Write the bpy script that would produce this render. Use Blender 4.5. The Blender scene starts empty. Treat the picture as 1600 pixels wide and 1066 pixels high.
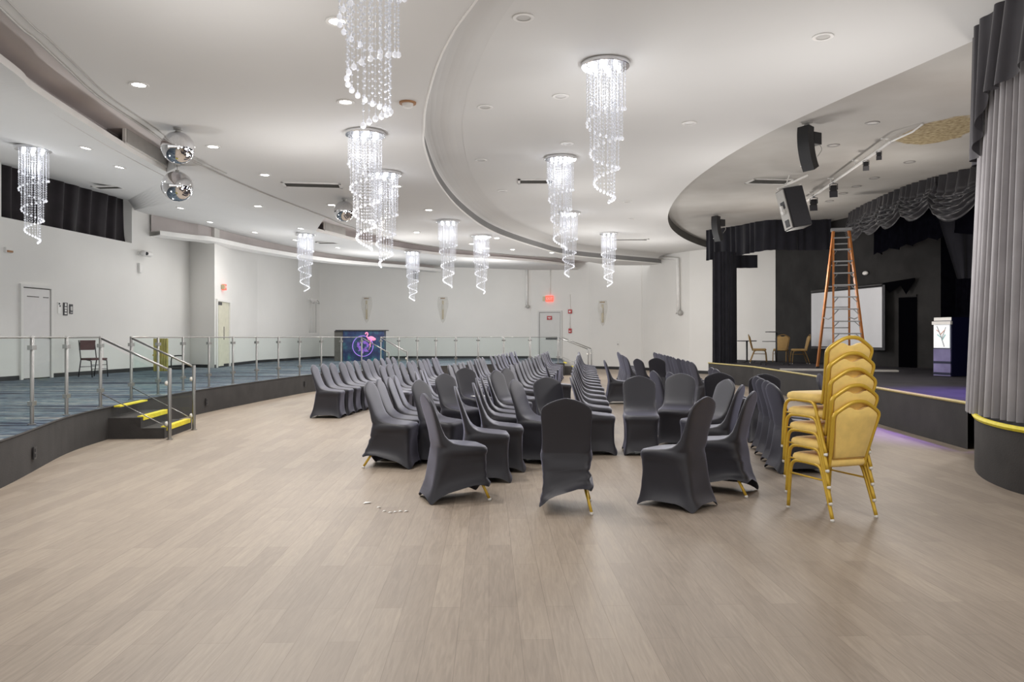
import bpy, bmesh, math, random
from mathutils import Vector, Matrix
from mathutils.geometry import tessellate_polygon
from mathutils.bvhtree import BVHTree
random.seed(7)
PI = math.pi
sc = bpy.context.scene
COL = sc.collection
F, CX, CY, CAMZ = 1200.0, 800.0, 527.0, 1.42      # focal length in px (1600 wide), horizon, eye height

# ------------------------------------------------------------------ helpers
def P(px, py, z):
    """point of the horizontal plane z seen at a pixel of the photograph"""
    d = (CAMZ - z) * F / (py - CY)
    return Vector(((px - CX) * d / F, d, z))
def Q(px, py, d):
    return Vector(((px - CX) * d / F, d, CAMZ - (py - CY) * d / F))

class MB:
    def __init__(s): s.v = []; s.f = []
    def add(s, vs, fs):
        n = len(s.v); s.v += [tuple(v) for v in vs]; s.f += [tuple(i + n for i in f) for f in fs]; return s
    def box(s, c, size, rz=0, rot=None):
        hx, hy, hz = size[0] / 2, size[1] / 2, size[2] / 2
        M = rot if rot is not None else Matrix.Rotation(rz, 3, 'Z')
        vs = [Vector(c) + M @ Vector((x * hx, y * hy, z * hz)) for x, y, z in
              ((-1,-1,-1),(1,-1,-1),(1,1,-1),(-1,1,-1),(-1,-1,1),(1,-1,1),(1,1,1),(-1,1,1))]
        return s.add(vs, [(0,3,2,1),(4,5,6,7),(0,1,5,4),(1,2,6,5),(2,3,7,6),(3,0,4,7)])
    def bar(s, a, b, w, h=None, up=(0,0,1)):
        a = Vector(a); b = Vector(b); d = b - a; L = d.length; d.normalize()
        u = Vector(up); x = d.cross(u)
        if x.length < 1e-4: x = d.cross(Vector((0,1,0)))
        x.normalize(); z = x.cross(d)
        M = Matrix((x, d, z)).transposed()
        return s.box((a + b) / 2, (w, L, h or w), rot=M)
    def tube(s, pts, r, n=8, cap=True, r1=None):
        pts = [Vector(p) for p in pts]; m = len(pts); base = len(s.v); vs = []; fs = []
        prev = None
        for i, p in enumerate(pts):
            t = (pts[min(i+1, m-1)] - pts[max(i-1, 0)]).normalized()
            if prev is None:
                a = t.cross(Vector((0,0,1)))
                if a.length < 1e-3: a = t.cross(Vector((0,1,0)))
            else:
                a = prev - t * prev.dot(t)
            a.normalize(); prev = a; b = t.cross(a)
            rr = r if r1 is None else r + (r1 - r) * i / (m - 1)
            for k in range(n):
                an = 2 * PI * k / n
                vs.append(p + a * (rr * math.cos(an)) + b * (rr * math.sin(an)))
        for i in range(m - 1):
            for k in range(n):
                fs.append((i*n+k, i*n+(k+1) % n, (i+1)*n+(k+1) % n, (i+1)*n+k))
        if cap:
            fs.append(tuple(range(n))[::-1]); fs.append(tuple((m-1)*n+k for k in range(n)))
        return s.add(vs, fs)
    def lathe(s, c, prof, n=24, axis='Z', cap=True):
        vs = []; fs = []; c = Vector(c)
        for r, z in prof:
            for k in range(n):
                a = 2*PI*k/n
                p = Vector((r*math.cos(a), r*math.sin(a), z))
                if axis == 'X': p = Vector((p.z, p.x, p.y))
                if axis == 'Y': p = Vector((p.x, p.z, p.y))
                vs.append(c + p)
        for i in range(len(prof)-1):
            for k in range(n):
                fs.append((i*n+k, i*n+(k+1) % n, (i+1)*n+(k+1) % n, (i+1)*n+k))
        if cap:
            fs.append(tuple(range(n))[::-1]); fs.append(tuple((len(prof)-1)*n+k for k in range(n)))
        return s.add(vs, fs)
    def prism(s, poly, z0, z1):
        n = len(poly)
        tri = tessellate_polygon([[Vector((p[0], p[1], 0)) for p in poly]])
        vs = [(p[0], p[1], z0) for p in poly] + [(p[0], p[1], z1) for p in poly]
        fs = [tuple(t) for t in tri] + [tuple(i+n for i in t) for t in tri]
        fs += [(i, (i+1) % n, (i+1) % n + n, i+n) for i in range(n)]
        return s.add(vs, fs)
    def flat(s, poly, z=None):
        tri = tessellate_polygon([[Vector((p[0], p[1], 0)) for p in poly]])
        return s.add([(p[0], p[1], z if z is not None else p[2]) for p in poly], [tuple(t) for t in tri])
    def strip(s, A, B):
        n = len(A)
        return s.add(list(A) + list(B), [(i, i+1, n+i+1, n+i) for i in range(n-1)])
    def ico(s, c, r, sub=1, sq=(1,1,1)):
        vs, fs = ICO[sub]
        c = Vector(c)
        return s.add([(c.x+v[0]*r*sq[0], c.y+v[1]*r*sq[1], c.z+v[2]*r*sq[2]) for v in vs], fs)
    def mesh(s, name, m, smooth=False, fixn=True, angle=None):
        me = bpy.data.meshes.new(name)
        me.from_pydata([tuple(v) for v in s.v], [], s.f); me.validate()
        if fixn or angle:
            bm = bmesh.new(); bm.from_mesh(me)
            if fixn: bmesh.ops.recalc_face_normals(bm, faces=bm.faces)
            if angle:
                for e in bm.edges:
                    if len(e.link_faces) == 2 and e.calc_face_angle(0) > math.radians(angle): e.smooth = False
            bm.to_mesh(me); bm.free()
        if smooth or angle: me.polygons.foreach_set('use_smooth', [True]*len(me.polygons))
        for mm in (m if isinstance(m, (list, tuple)) else [m]): me.materials.append(mm)
        return me
    def obj(s, name, m, parent=None, **kw):
        return link(name, s.mesh(name, m, **kw), parent)

def link(name, data, parent=None):
    o = bpy.data.objects.new(name, data); COL.objects.link(o)
    if parent is not None: o.parent = parent
    return o
ICO = {}
for sub in (1, 2, 3):
    bm = bmesh.new(); bmesh.ops.create_icosphere(bm, subdivisions=sub, radius=1)
    ICO[sub] = ([tuple(v.co) for v in bm.verts], [tuple(v.index for v in f.verts) for f in bm.faces]); bm.free()

def tag(o, label, cat, group=None, kind=None):
    o['label'] = label; o['category'] = cat
    if group: o['group'] = group
    if kind: o['kind'] = kind
    return o
def thing(name, label, cat, loc=(0,0,0), rz=0, group=None):
    o = bpy.data.objects.new(name, None); COL.objects.link(o)
    o.location = loc; o.rotation_euler = (0,0,rz); o.empty_display_size = .1
    return tag(o, label, cat, group)
def struct(name, mb, m, parent=None, **kw):
    o = mb.obj(name, m, parent, **kw)
    if parent is None: o['kind'] = 'structure'
    return o
CH = {}
def remember(o):
    CH[o.name] = [c for c in bpy.data.objects if c.parent == o]
def dup(src, loc, rz=0, label=None, group=None, rot=None, scale=None):
    def kids(o): return [c for c in COL.objects if c.parent == o]
    if src.name not in CH:
        CH[src.name] = [(c, kids(c)) for c in kids(src)]
    r = src.copy(); COL.objects.link(r); r.location = loc
    r.rotation_euler = rot if rot is not None else (0,0,rz)
    if scale: r.scale = (scale,)*3
    if label: r['label'] = label
    if group: r['group'] = group
    for c, gs in CH[src.name]:
        d = c.copy(); COL.objects.link(d); d.parent = r
        for g in gs:
            e = g.copy(); COL.objects.link(e); e.parent = d
    return r
def spline(pts, n=8):
    """Catmull-Rom through points"""
    pts = [Vector(p) for p in pts]; out = []
    for i in range(len(pts)-1):
        p0 = pts[i-1] if i else pts[0]*2 - pts[1]
        p1, p2 = pts[i], pts[i+1]
        p3 = pts[i+2] if i+2 < len(pts) else p2*2 - p1
        for k in range(n):
            t = k/n
            out.append(.5*((2*p1) + (p2-p0)*t + (2*p0-5*p1+4*p2-p3)*t*t + (3*p1-p0-3*p2+p3)*t**3))
    out.append(pts[-1]); return out
def offs(path, d):
    """offset a plan path sideways (positive: to the left of travel)"""
    out = []
    for i, p in enumerate(path):
        t = path[min(i+1, len(path)-1)] - path[max(i-1, 0)]; t.z = 0; t.normalize()
        out.append(p + Vector((-t.y, t.x, 0))*d)
    return out
def resample(path, n):
    L = [0]
    for a, b in zip(path, path[1:]): L.append(L[-1] + (b-a).length)
    out = []
    for k in range(n):
        s = L[-1]*k/(n-1); i = max(j for j in range(len(L)) if L[j] <= s + 1e-9); i = min(i, len(path)-2)
        t = (s - L[i])/max(L[i+1]-L[i], 1e-9); out.append(path[i].lerp(path[i+1], min(t, 1)))
    return out
def atz(path, z): return [Vector((p.x, p.y, z)) for p in path]
ORD = ['nearest','second','third','fourth','fifth','sixth','seventh','eighth','ninth','tenth','eleventh','twelfth','thirteenth','fourteenth','fifteenth','sixteenth','seventeenth','eighteenth']

# ------------------------------------------------------------------ materials
def nt(name):
    m = bpy.data.materials.new(name); m.use_nodes = True
    t = m.node_tree; b = t.nodes['Principled BSDF']
    return m, t, b
def mat(name, c, rough=.6, metal=0, emit=None, es=0, var=.06, scale=6, sheen=0, bump=0, bscale=200, spec=None, coat=0):
    m, t, b = nt(name); N, L = t.nodes.new, t.links.new
    b.inputs['Roughness'].default_value = rough; b.inputs['Metallic'].default_value = metal
    if spec is not None: b.inputs['Specular IOR Level'].default_value = spec
    if sheen: b.inputs['Sheen Weight'].default_value = sheen; b.inputs['Sheen Roughness'].default_value = .4
    if coat: b.inputs['Coat Weight'].default_value = coat
    tc = N('ShaderNodeTexCoord')
    no = N('ShaderNodeTexNoise'); no.inputs['Scale'].default_value = scale; no.inputs['Detail'].default_value = 4
    L(tc.outputs['Object'], no.inputs['Vector'])
    r = N('ShaderNodeValToRGB')
    r.color_ramp.elements[0].position = .3; r.color_ramp.elements[1].position = .7
    r.color_ramp.elements[0].color = tuple(max(0, x*(1-var)) for x in c) + (1,)
    r.color_ramp.elements[1].color = tuple(min(1, x*(1+var)) for x in c) + (1,)
    L(no.outputs['Fac'], r.inputs['Fac']); L(r.outputs['Color'], b.inputs['Base Color'])
    if emit: b.inputs['Emission Color'].default_value = tuple(emit)+(1,); b.inputs['Emission Strength'].default_value = es
    if bump:
        n2 = N('ShaderNodeTexNoise'); n2.inputs['Scale'].default_value = bscale; L(tc.outputs['Object'], n2.inputs['Vector'])
        bp = N('ShaderNodeBump'); bp.inputs['Strength'].default_value = bump; bp.inputs['Distance'].default_value = .01
        L(n2.outputs['Fac'], bp.inputs['Height']); L(bp.outputs['Normal'], b.inputs['Normal'])
    return m
M = {}
M['wall'] = mat('white_wall_paint', (.74,.73,.705), .75, var=.03, scale=.6)
M['ceil'] = mat('white_ceiling_paint', (.66,.655,.645), .8, var=.02, scale=.5)
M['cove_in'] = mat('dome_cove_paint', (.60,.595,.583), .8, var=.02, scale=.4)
M['ceil_in'] = mat('white_dome_paint', (.63,.625,.612), .8, var=.02, scale=.4)
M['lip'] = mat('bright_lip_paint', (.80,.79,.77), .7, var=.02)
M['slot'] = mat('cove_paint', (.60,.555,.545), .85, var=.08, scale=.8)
M['fascia'] = mat('fascia_rim_shade', (.21,.207,.205), .85, var=.06, scale=1)  # dark grey puts the shade along the dome rim into the colour
M['fascia_dark'] = mat('stage_fascia_paint', (.10,.095,.085), .8, var=.15, scale=1)
M['blackwall'] = mat('black_stage_paint', (.028,.027,.027), .85, var=.35, scale=1.2, spec=.2)
M['edge'] = mat('charcoal_platform_paint', (.030,.027,.026), .8, var=.25, scale=2.5, bump=.15, bscale=60)
M['void'] = mat('unlit_opening', (.002,.002,.003), 1, spec=0)
M['fabric'] = mat('black_spandex', (.019,.0183,.024), .48, var=.08, scale=3, sheen=.36)
M['fabric'].node_tree.nodes['Principled BSDF'].inputs['Sheen Tint'].default_value = (.72,.73,1,1)
M['gold'] = mat('gold_frame_enamel', (.62,.40,.045), .34, .2, var=.08, scale=8)
M['goldpad'] = mat('gold_upholstery', (.82,.575,.175), .75, var=.07, scale=14, sheen=.2, bump=.1, bscale=120)
M['tan'] = mat('tan_upholstery', (.36,.23,.085), .8, var=.1, scale=14)
M['brass'] = mat('brown_brass_frame', (.22,.13,.04), .4, .5)
M['glide'] = mat('white_plastic', (.72,.70,.66), .5)
M['steel'] = mat('brushed_steel', (.33,.325,.315), .32, .95, var=.05)
M['chrome'] = mat('polished_chrome', (.86,.86,.88), .22, 1, var=.01)
M['mirror'] = None
M['yellow'] = mat('yellow_nosing_paint', (.72,.60,.03), .6, var=.1, scale=20)
M['gilt'] = mat('yellow_edge_trim', (.48,.39,.12), .5, var=.12, scale=20)
M['velvet'] = mat('grey_velvet', (.30,.285,.295), .85, var=.12, scale=2.5, sheen=.6)
M['velvetdark'] = mat('charcoal_velvet', (.040,.037,.043), .85, var=.15, scale=2.5, sheen=.3)
M['voidcloth'] = mat('black_masking_cloth', (.003,.003,.005), 1, var=.3, spec=0)
M['darkcloth'] = mat('charcoal_cloth', (.014,.014,.019), .85, var=.2, scale=3, sheen=.2, spec=.2)
M['swag'] = mat('black_satin', (.024,.023,.027), .42, var=.25, scale=4, sheen=.25)
M['blackout'] = mat('dark_plum_drape', (.016,.012,.015), .7, var=.3, scale=3, sheen=.2, spec=.3)
M['blackplastic'] = mat('black_plastic', (.018,.018,.02), .5, var=.1)
M['grille'] = mat('speaker_grille_cloth', (.012,.012,.016), .7, var=.15, scale=40)
M['greymetal'] = mat('grey_bracket', (.42,.41,.39), .5, .2)
M['orange'] = mat('orange_fibreglass', (.42,.15,.035), .5, var=.12, scale=10)
M['alu'] = mat('aluminium', (.22,.225,.23), .5, .5)
M['screen'] = mat('projection_cloth', (.66,.67,.70), .9, var=.01)
M['pipe'] = mat('painted_pipe', (.80,.79,.77), .6)
M['door'] = mat('door_enamel', (.68,.665,.655), .5, var=.02)
M['doorgap'] = mat('door_shadow_gap', (.12,.11,.10), .8)
M['doorgrey'] = mat('grey_door_enamel', (.60,.595,.58), .5, var=.02)
M['cream'] = mat('cream_corridor_paint', (.62,.60,.48), .7)
M['red'] = mat('red_enamel', (.42,.025,.03), .5)
M['redglow'] = mat('lit_red_sign', (.55,.06,.04), .5, emit=(1,.08,.05), es=1.6)
M['white'] = mat('white_plastic_case', (.72,.71,.69), .5)
M['paper'] = mat('white_paper', (.82,.81,.79), .8, var=.02)
M['black'] = mat('black_plaque', (.02,.02,.025), .5)
M['lamp'] = mat('lit_lens', (.9,.9,.9), .5, emit=(1,.97,.93), es=14)
M['bulb'] = mat('lit_bulb', (.9,.9,.9), .5, emit=(.95,.97,1), es=5)
M['offlens'] = mat('unlit_lens', (.50,.49,.47), .4)
M['greyring'] = mat('grey_trim_ring', (.26,.25,.24), .5)
M['ventdark'] = mat('dark_vent', (.06,.058,.055), .7)
M['crystal'] = mat('crystal', (.82,.83,.87), .12, 0, emit=(.9,.92,1), es=.26, var=.12, scale=60, coat=.6)  # slight emission stands in for sparkle; the crystal is no light source
M['bead'] = mat('glowing_crystal_beads', (.60,.61,.65), .2, 0, emit=(.9,.92,1), es=.15, var=.25, scale=40)  # glow put into the beads in place of reflected bulb light
M['navy'] = mat('navy_laminate', (.006,.007,.035), .4)
M['purple'] = mat('violet_gloss_panel', (.20,.18,.34), .25, var=.3, scale=2)
M['litpanel'] = mat('lit_white_panel', (.75,.76,.76), .5, emit=(.9,.95,1), es=.35, var=.03)
M['maroon'] = mat('maroon_vinyl', (.10,.045,.045), .6)
M['darkmetal'] = mat('dark_metal', (.045,.043,.045), .45, .4)
M['olive'] = mat('olive_yellow_panel', (.42,.36,.10), .6, var=.2, scale=6)
M['amber'] = mat('amber_glass', (.50,.42,.26), .3)
M['brown'] = mat('brown_plastic', (.35,.18,.08), .6)
M['plank'] = mat('pale_board', (.46,.44,.41), .7, var=.1, scale=5)
M['stagefloor'] = mat('dark_stage_boards', (.030,.028,.034), .75, var=.3, scale=1.8, spec=.15)
M['turq'] = mat('turquoise_stroke', (.25,.55,.55), .6)
M['coral'] = mat('coral_stroke', (.62,.30,.20), .6)
M['twig'] = mat('grey_stroke', (.36,.36,.38), .6)

def floor_mat():
    m, t, b = nt('wood_plank_floor'); N, L = t.nodes.new, t.links.new
    tc = N('ShaderNodeTexCoord')
    mp = N('ShaderNodeMapping'); mp.inputs['Rotation'].default_value = (0,0,PI/2 - .03); L(tc.outputs['Object'], mp.inputs['Vector'])
    br = N('ShaderNodeTexBrick'); br.offset = .37; br.inputs['Scale'].default_value = 1
    br.inputs['Brick Width'].default_value = 1.2; br.inputs['Row Height'].default_value = .15
    br.inputs['Mortar Size'].default_value = .0018; br.inputs['Mortar Smooth'].default_value = .3; br.inputs['Bias'].default_value = 0
    br.inputs['Color1'].default_value = (.325,.268,.212,1); br.inputs['Color2'].default_value = (.270,.220,.174,1); br.inputs['Mortar'].default_value = (.21,.168,.132,1)
    L(mp.outputs['Vector'], br.inputs['Vector'])
    mg = N('ShaderNodeMapping'); mg.inputs['Scale'].default_value = (22, 1.6, 1); L(tc.outputs['Object'], mg.inputs['Vector'])
    g = N('ShaderNodeTexNoise'); g.inputs['Scale'].default_value = 2.2; g.inputs['Detail'].default_value = 8; g.inputs['Distortion'].default_value = 1.2
    L(mg.outputs['Vector'], g.inputs['Vector'])
    gr = N('ShaderNodeValToRGB'); gr.color_ramp.elements[0].position = .32; gr.color_ramp.elements[1].position = .72
    gr.color_ramp.elements[0].color = (.84,.83,.82,1); gr.color_ramp.elements[1].color = (1.12,1.12,1.12,1)
    L(g.outputs['Fac'], gr.inputs['Fac'])
    mu = N('ShaderNodeMix'); mu.data_type = 'RGBA'; mu.blend_type = 'MULTIPLY'; mu.inputs[0].default_value = 1
    L(br.outputs['Color'], mu.inputs[6]); L(gr.outputs['Color'], mu.inputs[7])
    w = N('ShaderNodeTexNoise'); w.inputs['Scale'].default_value = .5; w.inputs['Detail'].default_value = 3; L(tc.outputs['Object'], w.inputs['Vector'])
    wr = N('ShaderNodeValToRGB'); wr.color_ramp.elements[0].position = .35; wr.color_ramp.elements[1].position = .7
    wr.color_ramp.elements[0].color = (.92,.92,.93,1); wr.color_ramp.elements[1].color = (1.06,1.06,1.06,1); L(w.outputs['Fac'], wr.inputs['Fac'])
    m2 = N('ShaderNodeMix'); m2.data_type = 'RGBA'; m2.blend_type = 'MULTIPLY'; m2.inputs[0].default_value = 1
    L(mu.outputs[2], m2.inputs[6]); L(wr.outputs['Color'], m2.inputs[7]); L(m2.outputs[2], b.inputs['Base Color'])
    rr = N('ShaderNodeMapRange'); rr.inputs[3].default_value = .44; rr.inputs[4].default_value = .58; L(g.outputs['Fac'], rr.inputs[0]); L(rr.outputs[0], b.inputs['Roughness'])
    bp = N('ShaderNodeBump'); bp.inputs['Strength'].default_value = .12; bp.inputs['Distance'].default_value = .004
    L(g.outputs['Fac'], bp.inputs['Height']); L(bp.outputs['Normal'], b.inputs['Normal'])
    return m
M['floor'] = floor_mat()
def carpet_mat():
    m, t, b = nt('striped_blue_carpet'); N, L = t.nodes.new, t.links.new
    tc = N('ShaderNodeTexCoord')
    mp = N('ShaderNodeMapping'); mp.inputs['Scale'].default_value = (.22, 3.6, 1); mp.inputs['Rotation'].default_value = (0,0,.05); L(tc.outputs['Object'], mp.inputs['Vector'])
    n = N('ShaderNodeTexNoise'); n.inputs['Scale'].default_value = 1.3; n.inputs['Detail'].default_value = 5; n.inputs['Roughness'].default_value = .72; L(mp.outputs['Vector'], n.inputs['Vector'])
    r = N('ShaderNodeValToRGB'); e = r.color_ramp.elements
    e[0].position = .40; e[0].color = (.006,.008,.025,1); e[1].position = .68; e[1].color = (.40,.39,.34,1)
    for p, c in ((.45,(.010,.016,.045)),(.475,(.035,.075,.12)),(.505,(.24,.28,.30)),(.525,(.010,.016,.045)),(.56,(.045,.11,.15)),(.585,(.38,.38,.35)),(.605,(.012,.02,.05))):
        x = e.new(p); x.color = c + (1,)
    L(n.outputs['Fac'], r.inputs['Fac']); L(r.outputs['Color'], b.inputs['Base Color']); b.inputs['Roughness'].default_value = .95
    return m
M['carpet'] = carpet_mat()
def glass_mat():
    m = bpy.data.materials.new('clear_green_glass'); m.use_nodes = True; t = m.node_tree
    for n in list(t.nodes): t.nodes.remove(n)
    N, L = t.nodes.new, t.links.new
    o = N('ShaderNodeOutputMaterial'); mx = N('ShaderNodeMixShader'); tr = N('ShaderNodeBsdfTransparent'); gl = N('ShaderNodeBsdfGlossy'); fr = N('ShaderNodeLayerWeight')
    nz = N('ShaderNodeTexNoise'); nz.inputs['Scale'].default_value = .4
    sm = N('ShaderNodeMapRange'); sm.inputs[3].default_value = .006; sm.inputs[4].default_value = .07
    rp = N('ShaderNodeValToRGB'); rp.color_ramp.elements[0].color = (.945,.98,.972,1); rp.color_ramp.elements[1].color = (.965,.99,.985,1)
    L(nz.outputs['Fac'], rp.inputs['Fac']); L(rp.outputs['Color'], tr.inputs['Color'])
    gl.inputs['Roughness'].default_value = .02; fr.inputs['Blend'].default_value = .12
    L(fr.outputs['Facing'], sm.inputs[0]); L(sm.outputs[0], mx.inputs['Fac']); L(tr.outputs[0], mx.inputs[1]); L(gl.outputs[0], mx.inputs[2]); L(mx.outputs[0], o.inputs['Surface'])
    return m
M['glass'] = glass_mat()
def mirror_mat():
    m, t, b = nt('mirror_tiles'); N, L = t.nodes.new, t.links.new
    b.inputs['Metallic'].default_value = 1; b.inputs['Roughness'].default_value = .05; b.inputs['Base Color'].default_value = (.85,.85,.87,1)
    tc = N('ShaderNodeTexCoord'); v = N('ShaderNodeTexBrick'); v.inputs['Scale'].default_value = 30; v.inputs['Mortar Size'].default_value = .01
    v.inputs['Color1'].default_value = (.9,.9,.92,1); v.inputs['Color2'].default_value = (.8,.8,.82,1); v.inputs['Mortar'].default_value = (.6,.6,.62,1)
    L(tc.outputs['Object'], v.inputs['Vector']); L(v.outputs['Color'], b.inputs['Base Color'])
    return m
M['mirror'] = mirror_mat()
def stage_ceiling_mat(c, sx, sy):
    m, t, b = nt('grey_stage_ceiling_with_bare_patch'); N, L = t.nodes.new, t.links.new
    g = N('ShaderNodeNewGeometry'); mp = N('ShaderNodeMapping'); mp.vector_type = 'POINT'
    mp.inputs['Location'].default_value = (-c.x/sx, -c.y/sy, 0); mp.inputs['Scale'].default_value = (1/sx, 1/sy, 0)
    L(g.outputs['Position'], mp.inputs['Vector'])
    ln = N('ShaderNodeVectorMath'); ln.operation = 'LENGTH'; L(mp.outputs['Vector'], ln.inputs[0])
    n = N('ShaderNodeTexNoise'); n.inputs['Scale'].default_value = 1.6; n.inputs['Detail'].default_value = 5; L(g.outputs['Position'], n.inputs['Vector'])
    ad = N('ShaderNodeMath'); ad.operation = 'MULTIPLY_ADD'; ad.inputs[1].default_value = .9; ad.inputs[2].default_value = 0
    L(n.outputs['Fac'], ad.inputs[0]); su = N('ShaderNodeMath'); su.operation = 'ADD'; L(ln.outputs['Value'], su.inputs[0]); L(ad.outputs[0], su.inputs[1])
    st = N('ShaderNodeMapRange'); st.inputs[1].default_value = 1.40; st.inputs[2].default_value = 1.33; st.inputs[3].default_value = 0; st.inputs[4].default_value = 1; L(su.outputs[0], st.inputs[0])
    n2 = N('ShaderNodeTexNoise'); n2.inputs['Scale'].default_value = 14; n2.inputs['Detail'].default_value = 6; L(g.outputs['Position'], n2.inputs['Vector'])
    r2 = N('ShaderNodeValToRGB'); r2.color_ramp.elements[0].position = .35; r2.color_ramp.elements[1].position = .7
    r2.color_ramp.elements[0].color = (.22,.16,.075,1); r2.color_ramp.elements[1].color = (.48,.40,.24,1); L(n2.outputs['Fac'], r2.inputs['Fac'])
    n3 = N('ShaderNodeTexNoise'); n3.inputs['Scale'].default_value = .7; n3.inputs['Detail'].default_value = 4; L(g.outputs['Position'], n3.inputs['Vector'])
    r3 = N('ShaderNodeValToRGB'); r3.color_ramp.elements[0].position = .3; r3.color_ramp.elements[1].position = .75
    r3.color_ramp.elements[0].color = (.37,.35,.325,1); r3.color_ramp.elements[1].color = (.46,.45,.425,1); L(n3.outputs['Fac'], r3.inputs['Fac'])
    mx = N('ShaderNodeMix'); mx.data_type = 'RGBA'; L(st.outputs[0], mx.inputs[0]); L(r3.outputs['Color'], mx.inputs[6]); L(r2.outputs['Color'], mx.inputs[7])
    L(mx.outputs[2], b.inputs['Base Color']); b.inputs['Roughness'].default_value = .85
    return m
def mural_mat():
    m, t, b = nt('dark_tropical_mural'); N, L = t.nodes.new, t.links.new
    tc = N('ShaderNodeTexCoord')
    n = N('ShaderNodeTexNoise'); n.inputs['Scale'].default_value = 4.5; n.inputs['Detail'].default_value = 3; L(tc.outputs['Object'], n.inputs['Vector'])
    r = N('ShaderNodeValToRGB'); e = r.color_ramp.elements
    e[0].position = .3; e[0].color = (.008,.010,.05,1); e[1].position = .72; e[1].color = (.02,.16,.16,1)
    x = e.new(.5); x.color = (.012,.03,.10,1); x = e.new(.62); x.color = (.02,.08,.13,1)
    L(n.outputs['Fac'], r.inputs['Fac']); L(r.outputs['Color'], b.inputs['Base Color']); b.inputs['Roughness'].default_value = .5
    return m
M['mural'] = mural_mat()
M['ringglow'] = mat('violet_ring_glow_paint', (.30,.16,.62), .5, emit=(.45,.25,1), es=.35)  # flat mural paint, given a faint glow of its own
M['violetleaf'] = mat('violet_leaf_glow_paint', (.22,.10,.45), .5, var=.5, scale=14, emit=(.3,.12,.7), es=.15)  # painted leaves, with a little emission added
M['pink'] = mat('pink_flamingo_glow_paint', (.80,.25,.42), .5, emit=(1,.35,.55), es=.25, var=.12, scale=14)  # painted bird, brightened by emission though it is no lamp

# ------------------------------------------------------------------ heights
ZP, ZS = .443, .578                    # platform, stage
ZR, ZI, ZC = CAMZ+3.05, CAMZ+3.40, CAMZ+3.65   # ring ceiling, inner dome, stage ceiling

# ------------------------------------------------------------------ floor, platform, stage
struct('floor', MB().box((0, 15, -.05), (46, 60, .1)), M['floor'])

edge_ctrl = [(-1.2,-3,ZP),(-2.9,1,ZP),(-4.1,4.2,ZP), P(0,690,ZP), P(105,652,ZP), P(177,635,ZP), P(212,627,ZP), P(310,610,ZP), P(400,597,ZP), P(485,586,ZP),
             (-4.50,21.5,ZP), (-3.77,23.29,ZP), (-2.9,25.05,ZP), (-1.8,26.6,ZP), (-.2,27.87,ZP), (1.95,28.45,ZP)]
EDGE = spline(edge_ctrl, 8)
WALLPTS = dict(L0=(-12.7,4), L1=(-11.32,17), L2=(-10.45,24.9), R1=(-9.45,24.4), M1=(-9.72,29.3), B1=(-9.24,32.6), C=(-8.9,35.5),
               D=(.9,35.6), E=(3.5,34.7), Fp=(5.6,33.1), G=(7.0,30.3), H=(9.4,27.4), I=(10.5,22.1), J=(11.5,20.6), K=(16,19.0))
plat = [(p.x, p.y) for p in EDGE] + [(2.3,35.3),(.9,35.7),(-8.95,35.6),(-9.3,32.6),(-9.8,29.3),(-9.5,24.5),(-10.5,25),(-11.4,17),(-12.8,4),(-13,-3)]
struct('floor_platform', MB().flat(plat, ZP), M['carpet'])
e2 = EDGE + [Vector((2.3,35.3,ZP))]
struct('wall_platform_edge', MB().strip(atz(e2, 0), atz(e2, ZP)), M['edge'])
struct('trim_1', MB().tube([p + Vector((0,0,.0)) for p in EDGE], .012, 6), M['edge'])   # nosing of the platform

st_edge = spline([P(1107,567.5,ZS)]) if False else None
A1, A2 = P(1107,567.5,ZS), P(1177,573.7,ZS)
front = [A1, A2] + spline([A2, P(1275,588.7,ZS), P(1365,606,ZS), P(1512,631,ZS)], 8)[1:]
jx = front[-1]
ped = spline([(5.95,9.85,ZS),(5.50,9.05,ZS),(5.05,8.39,ZS),(4.77,7.82,ZS),(4.63,7.31,ZS),(4.61,6.9,ZS),(4.72,6.4,ZS),(5.1,5.85,ZS),(5.8,5.6,ZS),(8,5.5,ZS)], 8)
stage_poly = [(p.x, p.y) for p in front] + [(p.x, p.y) for p in ped[1:]] + [(17,5.5),(17,19),(11.5,20.7),(10.5,22.2),(9.4,27.5),(8.2,29)]
struct('floor_stage', MB().flat(stage_poly, ZS), M['stagefloor'])
struct('wall_stage_edge', MB().strip(atz([Vector((8.2,29,0))]+front, 0), atz([Vector((8.2,29,0))]+front, ZS)), M['edge'])
struct('wall_pedestal_edge', MB().strip(atz(ped, 0), atz(ped, ZS)), M['edge'], smooth=True)
struct('trim_2', MB().tube([p + Vector((0,0,.008)) for p in front], .022, 6), M['gilt'])
struct('trim_3', MB().tube([p + Vector((0,0,.006)) for p in ped[14:]], .028, 6), M['yellow'])

# ------------------------------------------------------------------ walls
def W(k): return Vector((*WALLPTS[k], 0))
wall_rays = MB()
def wallstrip(name, pts, z0, z1, m, ray=True):
    a = [Vector((p.x, p.y, z0)) for p in pts]; b = [Vector((p.x, p.y, z1)) for p in pts]
    mb = MB().strip(a, b)
    if ray: wall_rays.strip(a, b)
    return struct(name, mb, m)
def on_line(px, a, b):
    """plan point where the sight line through pixel column px crosses a-b"""
    k = (px - CX)/F; d = b - a
    t = (k*a.y - a.x)/(d.x - k*d.y)
    return a + d*t
w0, w1 = on_line(2, W('L0'), W('L1')), on_line(206, W('L1'), W('L2'))
wl = [W('L0'), W('L1'), W('L2')]
wallstrip('wall_left', wl, 0, 4.09, M['wall'])
wallstrip('wall_left_upper_near', [W('L0'), w0], 4.09, 5.7, M['wall'])
wallstrip('wall_left_upper_far', [w1, W('L2')], 4.09, 5.7, M['wall'])
nL = Vector((-1, -.08, 0)).normalized()
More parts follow.
